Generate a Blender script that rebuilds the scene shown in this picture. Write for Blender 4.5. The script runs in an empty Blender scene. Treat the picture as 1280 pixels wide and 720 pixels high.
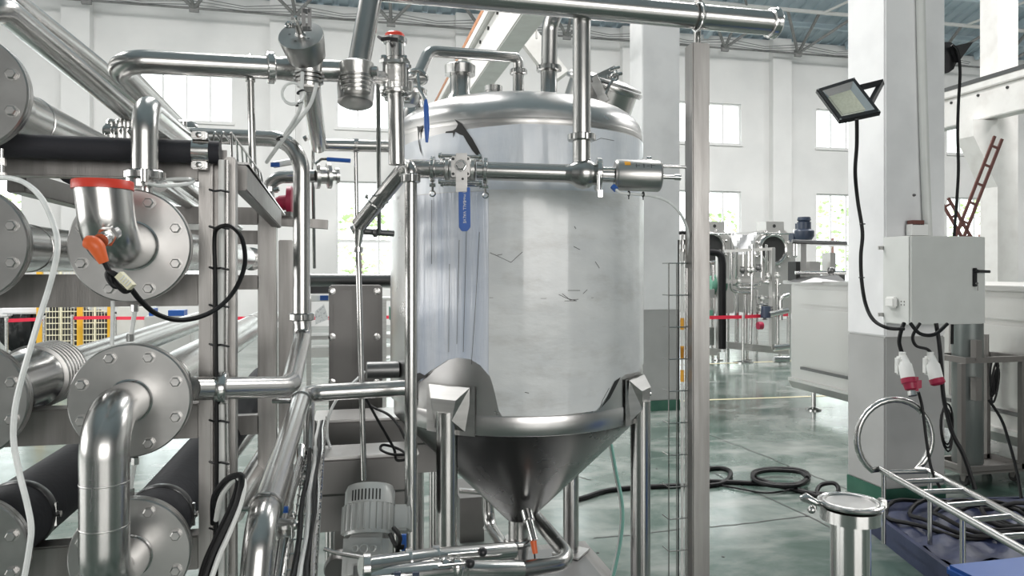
import bpy, bmesh, math, random
from mathutils import Vector as V, Matrix
random.seed(7)
PI = math.pi
SC = bpy.context.scene
COL = SC.collection
# ------------------------------------------------------------------ camera
FOC, CX, HY, CAMH = 900.0, 640.0, 337.0, 1.9
TH = math.atan(205/FOC); ct, st = math.cos(TH), math.sin(TH)
FW = V((st, ct, 0)); RT = V((ct, -st, 0)); UP = V((0, 0, 1)); EYE = V((0, 0, CAMH))
cam = bpy.data.cameras.new('camera'); camo = bpy.data.objects.new('camera', cam); COL.objects.link(camo)
camo.location = EYE; camo.rotation_euler = (PI/2, 0, -TH)
cam.sensor_width = 36; cam.lens = 36*FOC/1280; cam.shift_y = -23/1280; cam.clip_start = .05; cam.clip_end = 300
SC.camera = camo
# ------------------------------------------------------------------ world, lights, exposure
w = bpy.data.worlds.new('overcast_sky'); SC.world = w; w.use_nodes = True
bg = w.node_tree.nodes['Background']; bg.inputs[0].default_value = (.97, .985, 1, 1); bg.inputs[1].default_value = 3.0
def area(name, loc, rot, sx, sy, power, col=(1, 1, 1)):
    l = bpy.data.lights.new(name, 'AREA'); l.shape = 'RECTANGLE'; l.size = sx; l.size_y = sy; l.energy = power; l.color = col
    o = bpy.data.objects.new(name, l); COL.objects.link(o); o.location = loc; o.rotation_euler = rot
    return o
for i, x in enumerate((-9, -1, 7, 15, 23)):
    area('roof_fill_light', (x, 11.5, 12.4), (0, 0, 0), 1.6, 9, 930, (1, .98, .955))  # added fill panels under the closed roof, no real roof openings
area('side_fill_light', (-13.5, 4, 3), (0, -PI/2, 0), 4, 12, 600, (1, .985, .96))  # added fill from the left; that wall has no door
area('front_fill_light', (3, -10.5, 3.2), (PI/2, 0, 0), 10, 4, 560, (1, .975, .94))  # added frontal fill behind the camera, no gate is built there
SC.view_settings.view_transform = 'Standard'; SC.view_settings.look = 'None'
SC.view_settings.exposure = 0.56; SC.view_settings.gamma = 1
SC.view_settings.use_curve_mapping = False
# ------------------------------------------------------------------ pixel rays to world points
def at(px, py, D):
    return EYE + D*(FW + (px-CX)/FOC*RT + (HY-py)/FOC*UP)
def dY(px, Y): return Y/(ct-(px-CX)/FOC*st)
def atY(px, py, Y): return at(px, py, dY(px, Y))
def atZ(px, py, z): return at(px, py, (CAMH-z)*FOC/(py-HY))
def pts(l): return [at(*p) for p in l]
# ------------------------------------------------------------------ materials
def nodes(m): return m.node_tree.nodes, m.node_tree.links
def mat(name, col, rough=.5, metal=0, noise=None, bump=0, bscale=30, stretch=(1, 1, 1), rvar=0, spec=None, emit=None, alpha=None):
    m = bpy.data.materials.new(name); m.use_nodes = True
    N, L = nodes(m); b = N['Principled BSDF']
    b.inputs['Base Color'].default_value = (*col, 1); b.inputs['Roughness'].default_value = rough; b.inputs['Metallic'].default_value = metal
    if spec is not None: b.inputs['Specular IOR Level'].default_value = spec
    tc = N.new('ShaderNodeTexCoord'); mp = N.new('ShaderNodeMapping'); mp.inputs['Scale'].default_value = stretch
    L.new(tc.outputs['Object'], mp.inputs[0])
    if noise:
        scale, c2, lo, hi = noise
        n = N.new('ShaderNodeTexNoise'); n.inputs['Scale'].default_value = scale; n.inputs['Detail'].default_value = 5
        L.new(mp.outputs[0], n.inputs['Vector'])
        r = N.new('ShaderNodeValToRGB'); r.color_ramp.elements[0].position = lo; r.color_ramp.elements[1].position = hi
        r.color_ramp.elements[0].color = (*col, 1); r.color_ramp.elements[1].color = (*c2, 1)
        L.new(n.outputs[0], r.inputs[0]); L.new(r.outputs[0], b.inputs['Base Color'])
    if bump or rvar:
        n = N.new('ShaderNodeTexNoise'); n.inputs['Scale'].default_value = bscale; n.inputs['Detail'].default_value = 4
        L.new(mp.outputs[0], n.inputs['Vector'])
        if bump:
            bp = N.new('ShaderNodeBump'); bp.inputs['Strength'].default_value = bump; bp.inputs['Distance'].default_value = .01
            L.new(n.outputs[0], bp.inputs['Height']); L.new(bp.outputs[0], b.inputs['Normal'])
        if rvar:
            mr = N.new('ShaderNodeMapRange'); mr.inputs['To Min'].default_value = rough-rvar; mr.inputs['To Max'].default_value = rough+rvar
            L.new(n.outputs[0], mr.inputs[0]); L.new(mr.outputs[0], b.inputs['Roughness'])
    if emit: b.inputs['Emission Color'].default_value = (*col, 1); b.inputs['Emission Strength'].default_value = emit
    return m
M = {}
M['steel'] = mat('polished_steel', (.5, .495, .485), .25, 1, rvar=.05, bscale=12)
M['bright'] = mat('bright_steel', (.62, .615, .605), .18, 1, rvar=.04, bscale=20)
M['brushed'] = mat('brushed_steel', (.45, .445, .435), .36, 1, noise=(3, (.56, .55, .54), .3, .7), rvar=.08, bscale=40, stretch=(1, 1, 12), bump=.04)
M['beam'] = mat('brushed_beam_steel', (.2, .192, .185), .4, 1, noise=(2, (.3, .29, .28), .3, .7), rvar=.08, bscale=30, stretch=(12, 1, 1), bump=.04)
M['post'] = mat('brushed_post_steel', (.28, .27, .26), .38, 1, noise=(2.5, (.4, .39, .378), .3, .7), rvar=.07, bscale=30, stretch=(12, 12, 1), bump=.04)
M['flange'] = mat('turned_flange_steel', (.38, .375, .37), .33, 1, noise=(7, (.5, .495, .485), .35, .65), rvar=.07, bscale=18)
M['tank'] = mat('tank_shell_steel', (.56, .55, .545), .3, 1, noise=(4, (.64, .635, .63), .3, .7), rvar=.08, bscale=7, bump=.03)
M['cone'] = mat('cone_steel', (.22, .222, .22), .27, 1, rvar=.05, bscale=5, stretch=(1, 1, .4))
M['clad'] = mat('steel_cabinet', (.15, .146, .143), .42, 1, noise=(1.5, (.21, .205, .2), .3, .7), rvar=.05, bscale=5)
M['darksteel'] = mat('dark_steel', (.2, .2, .2), .4, 1)
M['cast'] = mat('cast_valve_steel', (.62, .615, .6), .3, 1, bump=.12, bscale=90)
M['black'] = mat('black_rubber', (.006, .006, .007), .5, spec=.25)
M['foam'] = mat('black_foam_insulation', (.022, .022, .028), .75, bump=.15, bscale=60)
M['blackplastic'] = mat('black_plastic', (.02, .02, .022), .35)
M['redcap'] = mat('red_plastic', (.72, .06, .035), .35)
M['orange'] = mat('orange_plastic', (.82, .15, .04), .4)
M['blue'] = mat('blue_vinyl_grip', (.03, .12, .45), .35)
M['white'] = mat('white_plastic', (.8, .8, .78), .4)
M['hose'] = mat('milky_hose', (.72, .74, .73), .25, noise=(30, (.82, .83, .82), .4, .6))
M['green_hose'] = mat('pale_green_hose', (.28, .56, .48), .3)
M['ivory'] = mat('ivory_plug', (.78, .74, .55), .4)
M['magenta'] = mat('dark_red_paint', (.35, .02, .06), .4)
M['motor'] = mat('grey_motor_paint', (.55, .56, .55), .3, metal=.3, bump=.05, bscale=60)
M['wall'] = mat('white_plaster', (.80, .795, .785), .8, noise=(.6, (.70, .70, .695), .35, .75), bump=.1, bscale=3)
M['column'] = mat('painted_concrete', (.82, .82, .825), .7, noise=(2.2, (.68, .68, .69), .4, .8), bump=.08, bscale=8)
M['colgrey'] = mat('grey_dado_paint', (.40, .40, .395), .6, noise=(3, (.34, .34, .335), .4, .8), bump=.08, bscale=8)
M['colgreen'] = mat('green_skirting_paint', (.03, .11, .075), .45, noise=(4, (.06, .16, .11), .4, .8))
M['girder'] = mat('white_concrete_girder', (.72, .71, .69), .75, noise=(3, (.62, .6, .58), .45, .8), bump=.1, bscale=10)
M['rust'] = mat('rusty_rail', (.38, .16, .08), .7, noise=(6, (.5, .27, .16), .3, .7))
M['roof'] = mat('blue_roof_sheet', (.38, .47, .53), .5, noise=(1, (.46, .55, .6), .3, .7))
M['purlin'] = mat('pale_blue_purlin', (.5, .6, .66), .5)
M['truss'] = mat('grey_truss_paint', (.16, .165, .165), .6, noise=(4, (.26, .26, .255), .3, .7))
M['trusslight'] = mat('pale_tie_rod', (.6, .6, .59), .5)
M['frame'] = mat('white_window_frame', (.8, .8, .8), .5)
M['boxgrey'] = mat('light_grey_enclosure', (.60, .61, .59), .4, noise=(5, (.65, .66, .64), .3, .7))
M['tape'] = mat('red_belt', (.75, .03, .07), .5)
M['yellow'] = mat('yellow_paint', (.75, .42, .03), .5)
M['yline'] = mat('cream_floor_line', (.62, .55, .36), .4)
M['gasgrey'] = mat('gas_cylinder_grey', (.13, .15, .145), .4, metal=.3, noise=(5, (.22, .23, .22), .4, .8), stretch=(1, 1, .3))
M['trolley'] = mat('grey_trolley_steel', (.22, .21, .2), .5, metal=.6)
M['crateblue'] = mat('blue_plastic_crate', (.012, .07, .28), .4)
M['cratedark'] = mat('dark_blue_tarp', (.014, .02, .055), .5, bump=.4, bscale=6, noise=(3, (.03, .04, .09), .4, .7))
M['wallback'] = mat('darkened_rear_wall', (.3, .3, .3), .8)  # unseen wall coloured darker than the others to darken reflections in the steel
M['led'] = mat('unlit_led_panel', (.5, .52, .42), .35, noise=(60, (.56, .58, .48), .4, .6))
M['reflector'] = mat('lamp_reflector', (.8, .8, .8), .2, 1)
M['brown'] = mat('brown_lattice_paint', (.14, .05, .04), .5)
M['bgwhite'] = mat('pale_steel_cabinet', (.64, .63, .615), .38, metal=.75)
M['dark'] = mat('dark_opening', (.03, .03, .03), .5)
M['greenpaint'] = mat('green_machine_paint', (.12, .3, .22), .5)
M['bag'] = mat('black_plastic_bag', (.02, .02, .022), .25, bump=.8, bscale=8)
M['motorblue'] = mat('dark_blue_motor', (.04, .055, .09), .4)
M['paper'] = mat('printed_paper', (.75, .75, .75), .7, noise=(40, (.5, .5, .52), .55, .6))
M['leaf'] = mat('pale_foliage', (.36, .5, .2), .8, noise=(4, (.5, .62, .35), .3, .7))
M['ground'] = mat('outdoor_concrete', (.5, .5, .48), .8)
M['label'] = mat('orange_label', (.85, .4, .03), .5)
M['etch'] = mat('etched_mark', (.16, .16, .16), .6, metal=.4)
M['bag_clear'] = mat('pale_dust_sheet', (.78, .78, .8), .35, bump=.8, bscale=5)
# film
def film_mat(name, c1, c2, stretch, rough, bump, stain, smax):
    m = mat(name, c1, rough, noise=(3, c2, .35, .7), bump=bump, bscale=9, stretch=stretch)
    N, L = nodes(m); b = N['Principled BSDF']; src = b.inputs['Base Color'].links[0].from_socket
    tc = N.new('ShaderNodeTexCoord'); mp = N.new('ShaderNodeMapping'); mp.inputs['Scale'].default_value = (1.2, 1.2, 3.2); L.new(tc.outputs['Object'], mp.inputs[0])
    n = N.new('ShaderNodeTexNoise'); n.inputs['Scale'].default_value = 2.2; n.inputs['Detail'].default_value = 9; n.inputs['Roughness'].default_value = .68; L.new(mp.outputs[0], n.inputs['Vector'])
    r = N.new('ShaderNodeMapRange'); r.inputs['From Min'].default_value = .5; r.inputs['From Max'].default_value = .78; r.inputs['To Max'].default_value = smax; L.new(n.outputs[0], r.inputs[0])
    mx = N.new('ShaderNodeMix'); mx.data_type = 'RGBA'; mx.inputs[7].default_value = (*stain, 1); L.new(r.outputs[0], mx.inputs[0]); L.new(src, mx.inputs[6]); L.new(mx.outputs[2], b.inputs['Base Color'])
    b.inputs['Coat Weight'].default_value = .6; b.inputs['Coat Roughness'].default_value = .12
    return m
M['film_left'] = film_mat('bluish_wrinkled_film', (.54, .6, .71), (.75, .78, .84), (5, 5, .22), .2, 1.0, (.42, .48, .58), .5)
M['film_right'] = film_mat('milky_film', (.76, .775, .775), (.66, .68, .69), (1.2, 1.2, 2.5), .35, .3, (.46, .45, .42), .75)
M['film_top'] = film_mat('pale_blue_film', (.66, .71, .78), (.76, .79, .83), (2.5, 2.5, .8), .28, .35, (.52, .58, .66), .5)
# floor
def floor_mat():
    m = bpy.data.materials.new('green_epoxy_floor'); m.use_nodes = True
    N, L = nodes(m); b = N['Principled BSDF']
    tc = N.new('ShaderNodeTexCoord')
    n1 = N.new('ShaderNodeTexNoise'); n1.inputs['Scale'].default_value = .7; n1.inputs['Detail'].default_value = 7; n1.inputs['Roughness'].default_value = .65; n1.inputs['Distortion'].default_value = .6
    L.new(tc.outputs['Object'], n1.inputs['Vector'])
    r = N.new('ShaderNodeValToRGB')
    e = r.color_ramp.elements; e[0].position = .32; e[0].color = (.035, .065, .053, 1); e[1].position = .66; e[1].color = (.21, .235, .22, 1)
    x = e.new(.48); x.color = (.075, .112, .096, 1)
    L.new(n1.outputs[0], r.inputs[0])
    mp = N.new('ShaderNodeMapping'); mp.inputs['Scale'].default_value = (1, 2.6, 1); mp.inputs['Rotation'].default_value = (0, 0, .4); L.new(tc.outputs['Object'], mp.inputs[0])
    n2 = N.new('ShaderNodeTexNoise'); n2.inputs['Scale'].default_value = 1.4; n2.inputs['Detail'].default_value = 8
    L.new(mp.outputs[0], n2.inputs['Vector'])
    r2 = N.new('ShaderNodeValToRGB'); r2.color_ramp.elements[0].position = .5; r2.color_ramp.elements[1].position = .8
    L.new(n2.outputs[0], r2.inputs[0])
    mx = N.new('ShaderNodeMix'); mx.data_type = 'RGBA'; mx.inputs[7].default_value = (.31, .32, .305, 1)
    L.new(r2.outputs[0], mx.inputs[0]); L.new(r.outputs[0], mx.inputs[6])
    L.new(mx.outputs[2], b.inputs['Base Color'])
    mr = N.new('ShaderNodeMapRange'); mr.inputs['To Min'].default_value = .07; mr.inputs['To Max'].default_value = .26
    L.new(n2.outputs[0], mr.inputs[0]); L.new(mr.outputs[0], b.inputs['Roughness'])
    bp = N.new('ShaderNodeBump'); bp.inputs['Strength'].default_value = .08; bp.inputs['Distance'].default_value = .02
    L.new(n2.outputs[0], bp.inputs['Height']); L.new(bp.outputs[0], b.inputs['Normal'])
    return m
M['floor'] = floor_mat()
def glass_mat():
    m = bpy.data.materials.new('window_glass'); m.use_nodes = True
    N, L = nodes(m); N.remove(N['Principled BSDF'])
    t = N.new('ShaderNodeBsdfTransparent'); t.inputs[0].default_value = (.93, .96, .95, 1)
    g = N.new('ShaderNodeBsdfGlossy'); g.inputs['Roughness'].default_value = .05
    mx = N.new('ShaderNodeMixShader'); mx.inputs[0].default_value = .06; L.new(t.outputs[0], mx.inputs[1]); L.new(g.outputs[0], mx.inputs[2])
    L.new(mx.outputs[0], N['Material Output'].inputs[0]); return m
M['glass'] = glass_mat()
# ------------------------------------------------------------------ mesh builder
def basis(d):
    d = d.normalized(); a = V((0, 0, 1)) if abs(d.z) < .9 else V((1, 0, 0))
    u = d.cross(a).normalized(); return d, u, d.cross(u)
class MB:
    def __init__(s): s.v = []; s.f = []
    def add(s, vs, fs):
        o = len(s.v); s.v += [V(p) for p in vs]; s.f += [tuple(i+o for i in f) for f in fs]; return s
    def box(s, a, b):
        x0, x1 = sorted((a[0], b[0])); y0, y1 = sorted((a[1], b[1])); z0, z1 = sorted((a[2], b[2]))
        return s.add([(x0,y0,z0),(x1,y0,z0),(x1,y1,z0),(x0,y1,z0),(x0,y0,z1),(x1,y0,z1),(x1,y1,z1),(x0,y1,z1)],
                     [(0,3,2,1),(4,5,6,7),(0,1,5,4),(1,2,6,5),(2,3,7,6),(3,0,4,7)])
    def obox(s, c, ux, uy, uz):   # centre and three half vectors
        vs = [c+i*ux+j*uy+k*uz for k in (-1,1) for j in (-1,1) for i in (-1,1)]
        return s.add(vs, [(0,2,3,1),(4,5,7,6),(0,1,5,4),(1,3,7,5),(3,2,6,7),(2,0,4,6)])
    def bar(s, a, b, w, h, up=V((0,0,1))):
        d = (b-a); L = d.length/2; d = d.normalized()
        if abs(d.dot(up)) > .98: up = V((1,0,0))
        u = d.cross(up).normalized(); v = u.cross(d)
        return s.obox((a+b)/2, d*L, u*w/2, v*h/2)
    def lathe(s, o, d, prof, n=32, squash=None):   # prof: (t along d, r)
        d, u, v = basis(d); vs = []; fs = []
        for t, r in prof:
            for i in range(n):
                a = 2*PI*i/n; vs.append(o+d*t+(u*math.cos(a)+v*math.sin(a))*max(r, 1e-4))
        m = len(prof)
        for j in range(m-1):
            for i in range(n): k = (i+1) % n; fs.append((j*n+i, j*n+k, (j+1)*n+k, (j+1)*n+i))
        fs.append(tuple(reversed(range(n)))); fs.append(tuple((m-1)*n+i for i in range(n)))
        return s.add(vs, fs)
    def cyl(s, a, b, r, n=20, r2=None):
        d = b-a; return s.lathe(a, d, [(0, r), (d.length, r if r2 is None else r2)], n)
    def tube(s, path, r, n=16, closed=False):
        m = len(path); rs = r if isinstance(r, (list, tuple)) else [r]*m
        T = []
        for i in range(m):
            if closed: t = path[(i+1) % m]-path[i-1]
            else: t = path[min(i+1, m-1)]-path[max(i-1, 0)]
            T.append(t.normalized())
        _, u, _ = basis(T[0]); vs = []; fs = []
        for i in range(m):
            if i: 
                q = T[i-1].rotation_difference(T[i]); u = (q @ u); u = (u-T[i]*u.dot(T[i])).normalized()
            v = T[i].cross(u)
            for k in range(n):
                a = 2*PI*k/n; vs.append(path[i]+(u*math.cos(a)+v*math.sin(a))*rs[i])
        for j in range(m if closed else m-1):
            j2 = (j+1) % m
            for k in range(n): k2 = (k+1) % n; fs.append((j*n+k, j*n+k2, j2*n+k2, j2*n+k))
        if not closed: fs.append(tuple(reversed(range(n)))); fs.append(tuple((m-1)*n+k for k in range(n)))
        return s.add(vs, fs)
    def torus(s, c, d, R, r, n=32, k=8):
        d, u, v = basis(d)
        return s.tube([c+(u*math.cos(2*PI*i/n)+v*math.sin(2*PI*i/n))*R for i in range(n)], r, k, True)
    def hexbolt(s, p, d, r=.012, h=.009):
        s.lathe(p, d, [(0, r*1.25), (.002, r*1.25)], 12)
        return s.lathe(p+d.normalized()*.002, d, [(0, r), (h*.8, r), (h, r*.8)], 6)
    def prism(s, poly, d):   # poly: list of world points, extruded by d
        n = len(poly); return s.add(list(poly)+[p+d for p in poly], [tuple(range(n)), tuple(reversed(range(n, 2*n)))]+[(i, (i+1) % n, (i+1) % n+n, i+n) for i in range(n)][::1])
    def sphere(s, c, r, n=16, sc=(1,1,1), d=V((0,0,1))):
        prof = [(-r*math.cos(PI*i/10), r*math.sin(PI*i/10)) for i in range(11)]
        b = MB().lathe(V((0,0,0)), d, prof, n)
        return s.add([c+V((p.x*sc[0], p.y*sc[1], p.z*sc[2])) for p in b.v], b.f)
    def build(s, name, m, parent=None, smooth=True, bevel=0):
        lo = V([min(p[i] for p in s.v) for i in range(3)]); hi = V([max(p[i] for p in s.v) for i in range(3)])
        c = (lo+hi)/2
        if parent is None: c.z = lo.z
        me = bpy.data.meshes.new(name); me.from_pydata([p-c for p in s.v], [], s.f)
        bm = bmesh.new(); bm.from_mesh(me); bmesh.ops.recalc_face_normals(bm, faces=bm.faces)
        if bevel:
            es = [e for e in bm.edges if len(e.link_faces) == 2 and e.calc_face_angle() > .6]
            bmesh.ops.bevel(bm, geom=es, offset=bevel, segments=2, affect='EDGES')
        bm.to_mesh(me); bm.free()
        if smooth:
            me.polygons.foreach_set('use_smooth', [True]*len(me.polygons)); me.set_sharp_from_angle(angle=math.radians(38))
        me.materials.append(M[m] if isinstance(m, str) else m)
        o = bpy.data.objects.new(name, me); COL.objects.link(o)
        WL[o.name] = c.copy()
        if parent is not None: o.parent = parent; o.location = c-WL[parent.name]
        else: o.location = c
        return o
WL = {}
def tag(o, label, cat, group=None, kind=None):
    if label: o['label'] = label
    if cat: o['category'] = cat
    if group: o['group'] = group
    if kind: o['kind'] = kind
    return o
def thing(name, label, cat, loc, group=None, kind=None):
    o = bpy.data.objects.new(name, None); COL.objects.link(o); o.location = loc; o.empty_display_size = .1
    WL[o.name] = V(loc); return tag(o, label, cat, group, kind)
def structure(o): o['kind'] = 'structure'; return o
def copy_tree(o, off, parent=None):
    c = o.copy(); COL.objects.link(c); WL[c.name] = WL[o.name]+off
    if parent is None: c.location = o.location+off
    else: c.parent = parent
    for ch in list(o.children): copy_tree(ch, off, c)
    return c
def fillet(P, R, seg=8):
    out = [P[0]]
    for i in range(1, len(P)-1):
        a, b, c = P[i-1], P[i], P[i+1]; u = (a-b); v = (c-b); lu, lv = u.length, v.length; u.normalize(); v.normalize()
        ang = u.angle(v)
        if ang > 3.05: out.append(b); continue
        t = min(R/math.tan(ang/2), lu*.48, lv*.48); Rr = t*math.tan(ang/2)
        p0 = b+u*t; p1 = b+v*t; bis = (u+v).normalized(); cen = b+bis*(Rr/math.sin(ang/2))
        a0 = p0-cen; a1 = p1-cen; tot = a0.angle(a1); ax = a0.cross(a1).normalized()
        for k in range(seg+1): out.append(cen+Matrix.Rotation(tot*k/seg, 3, ax) @ a0)
    out.append(P[-1]); return out
def cspline(P, n=8):
    out = []
    for i in range(len(P)-1):
        p0 = P[max(i-1, 0)]; p1 = P[i]; p2 = P[i+1]; p3 = P[min(i+2, len(P)-1)]
        for k in range(n):
            t = k/n; out.append(.5*((2*p1)+(p2-p0)*t+(2*p0-5*p1+4*p2-p3)*t*t+(3*p1-p0-3*p2+p3)*t**3))
    out.append(P[-1]); return out
def welds(mb, path_pts, r):    # slight weld bead rings
    for p, d in path_pts: mb.lathe(p-d.normalized()*.002, d, [(0, r), (.001, r*1.025), (.003, r*1.025), (.004, r)], 20)
    return mb
def pipe(name, label, cat, P, r, R=None, mt='steel', n=20, group=None, parent=None):
    R = R or r*2.6
    mb = MB().tube(fillet(P, R), r, n)
    for i in range(1, len(P)-1):
        for q in (P[i-1], P[i+1]):
            d = (q-P[i]); a = (P[i-1]-P[i]).angle(P[i+1]-P[i]); t = R/math.tan(a/2)
            if t < d.length*.45: welds(mb, [(P[i]+d.normalized()*t, d)], r)
    o = mb.build(name, mt, parent)
    if parent is None or label: tag(o, label, cat if parent is None else None, group)
    return o
def hose(name, label, cat, P, r, mt='black', group=None, parent=None, n=8, seg=8):
    o = MB().tube(cspline(P, seg), r, n).build(name, mt, parent)
    return tag(o, label, cat, group) if parent is None else o
def clamp_mb(p, d, r, w=.018):
    mb = MB().lathe(p-d.normalized()*w/2, d, [(0, r*1.05), (0, r*1.32), (w*.15, r*1.42), (w*.85, r*1.42), (w, r*1.32), (w, r*1.05)], 28)
    return mb
def clamp(p, d, r, parent, side=None, name='clamp', m='bright', w=.018):
    d = d.normalized(); mb = clamp_mb(p, d, r, w); o = mb.build(name, m, parent)
    return o
def wing(p, side, r, d, parent):    # wing nut of a clamp, hanging on side
    side = side.normalized(); q = p+side*r*1.42
    mb = MB().cyl(q-side*.005, q+side*.04, .005, 8); mb.cyl(q+side*.015-d*.012, q+side*.015+d*.012, .008, 8)
    mb.torus(q+side*.05, d.cross(side), .011, .0035, 14, 6)
    return mb.build('wing_nut', 'bright', parent)
def union(p, d, r, parent, w=.03, m='bright'):
    d, u, v = basis(d); mb = MB(); n = 48; o = p-d*w/2; prof = [(0, 1.18), (.004, 1.42), (w-.004, 1.42), (w, 1.2)]
    vs = []; fs = []
    for t, k in prof:
        for i in range(n):
            a = 2*PI*i/n; kk = k*(.9 if (i % 8 in (0, 1)) else 1)
            vs.append(o+d*t+(u*math.cos(a)+v*math.sin(a))*r*kk)
    for j in range(3):
        for i in range(n): k2 = (i+1) % n; fs.append((j*n+i, j*n+k2, (j+1)*n+k2, (j+1)*n+i))
    fs.append(tuple(range(n))); fs.append(tuple(3*n+i for i in range(n)))
    mb.add(vs, fs); return mb.build('union_nut', m, parent)
def axbox(px0, px1, py0, py1, Y, dep, Ymid=None):   # axis aligned box whose front face lies on plane Y
    x0 = atY(px0, 300, Y).x; x1 = atY(px1, 300, Y).x; pm = (px0+px1)/2
    z0 = atY(pm, py1, Y).z; z1 = atY(pm, py0, Y).z
    return V((x0, Y, z0)), V((x1, Y+dep, z1))
def text_mb(s, size, o, u, v, depth=.0006):
    c = bpy.data.curves.new('t', 'FONT'); c.body = s; c.size = size; c.align_x = 'CENTER'; c.align_y = 'CENTER'
    to = bpy.data.objects.new('t', c); COL.objects.link(to)
    dg = bpy.context.evaluated_depsgraph_get(); me = bpy.data.meshes.new_from_object(to.evaluated_get(dg))
    mb = MB(); mb.add([o+u*p.co.x+v*p.co.y for p in me.vertices], [tuple(f.vertices) for f in me.polygons])
    bpy.data.objects.remove(to); bpy.data.curves.remove(c); bpy.data.meshes.remove(me); return mb
X_, Y_, Z_ = V((1,0,0)), V((0,1,0)), V((0,0,1))
# ================================================================== THE HALL
YW, XL, XR, YF, HW = 25.0, -15.0, 31.0, -12.0, 10.8
fl = MB().box((XL, YF, -.1), (XR, YW, 0)).build('floor', 'floor', smooth=False); structure(fl)
g = MB().box((XL-30, YF-25, -.4), (XR+30, YW+45, -.11)).build('outdoor_yard', 'ground', smooth=False); structure(g)
# back wall with two rows of window openings
WX = [-12.65+6.13*k for k in range(7)]; WW = 2.85
ZU = (6.7, 8.25); ZLo = (1.4, 4.9)
mb = MB(); xs = XL
for x in WX:
    mb.box((xs, YW, 0), (x, YW+.3, HW)); xs = x+WW
    for a, b in ((0, ZLo[0]), (ZLo[1], ZU[0]), (ZU[1], HW)): mb.box((x, YW, a), (x+WW, YW+.3, b))
mb.box((xs, YW, 0), (XR, YW+.3, HW))
structure(mb.build('wall_back', 'wall', smooth=False))
ROOFRISE = .32; YR = 6.5; ZR = HW+(YW-YR)*ROOFRISE
def gable(name, x0, x1):
    mb = MB(); mb.prism([V((x0, YF, 0)), V((x0, YW, 0)), V((x0, YW, HW)), V((x0, YR, ZR)), V((x0, YF, HW))], V((x1-x0, 0, 0)))
    structure(mb.build(name, 'wall', smooth=False))
gable('wall_left', XL-.3, XL); gable('wall_right', XR, XR+.3)
structure(MB().box((XL, YF-.3, 0), (XR, YF, HW)).build('wall_front', 'wallback', smooth=False))
for i, x in enumerate([-14.35+6.13*k for k in range(1, 8)]):
    structure(MB().box((x-.4, YW-.3, 0), (x+.4, YW, HW)).build('trim_%d' % (i+1), 'wall', smooth=False))
wn = 0
for (z0, z1, rows, tag_) in ((ZU[0], ZU[1], 1, 'upper'), (ZLo[0], ZLo[1], 2, 'lower')):
    for x in WX:
        wn += 1
        W = thing('window_%d' % wn, None, None, (x+WW/2, YW+.1, z0), kind='structure')
        mb = MB(); t = .06
        mb.box((x, YW+.08, z0), (x+t, YW+.18, z1)).box((x+WW-t, YW+.08, z0), (x+WW, YW+.18, z1)).box((x+t, YW+.08, z0), (x+WW-t, YW+.18, z0+t)).box((x+t, YW+.08, z1-t), (x+WW-t, YW+.18, z1))
        mb.build('window_frame', 'frame', W, False)
        ys = [z0+t] + ([z0+.42*(z1-z0)] if rows == 2 else []) + [z1-t]
        n = 4
        for k in range(1, n): MB().box((x+WW*k/n-.03, YW+.1, z0+t), (x+WW*k/n+.03, YW+.16, z1-t)).build('mullion', 'frame', W, False)
        if rows == 2: MB().box((x+t, YW+.09, ys[1]-.05), (x+WW-t, YW+.17, ys[1]+.05)).build('transom', 'frame', W, False)
        for k in range(n):
            for a, b in zip(ys, ys[1:]):
                MB().box((x+WW*k/n+.03, YW+.125, a), (x+WW*(k+1)/n-.03, YW+.13, b)).build('pane', 'glass', W, False)
        MB().box((x-.05, YW-.06, z0-.08), (x+WW+.05, YW+.05, z0)).build('window_sill', 'wall', W, False)
# roof sheets
CE = thing('ceiling', None, None, (0, 0, HW), kind='structure')
for sgn in (1, -1):
    y0 = YW+.3 if sgn == 1 else YF-.3
    x = XL-.3; first = None
    mb = MB(); nr = 4
    wv = []
    for k in range(nr):
        b = k*.5
        wv += [(b, 0), (b+.3, 0), (b+.35, .06), (b+.45, .06)]
    wv.append((2.0, 0))
    vs = [V((x+a, y0, HW+h)) for a, h in wv]+[V((x+a, YR, ZR+h+.0)) for a, h in wv]
    n = len(wv); mb.add(vs, [(i, i+1, n+i+1, n+i) for i in range(n-1)])
    first = mb.build('roof_sheet', 'roof', CE, False)
    for k in range(1, 24): c = first.copy(); COL.objects.link(c); c.location = first.location+V((2.0*k, 0, 0)); c.parent = CE
for k in range(9):    # purlins
    y = YW-1.2-2.1*k; z = HW+(YW-y)*ROOFRISE-.14
    MB().box((XL, y-.06, z-.11), (XR, y+.06, z+.08)).build('purlin', 'purlin', CE, False)
for k in range(8):    # sloping rafters
    x = -14.35+6.13*k+3.0
    MB().bar(V((x, YW-.1, HW-.05)), V((x, YR, ZR-.35)), .16, .3).build('rafter', 'purlin', CE, False)
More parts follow.
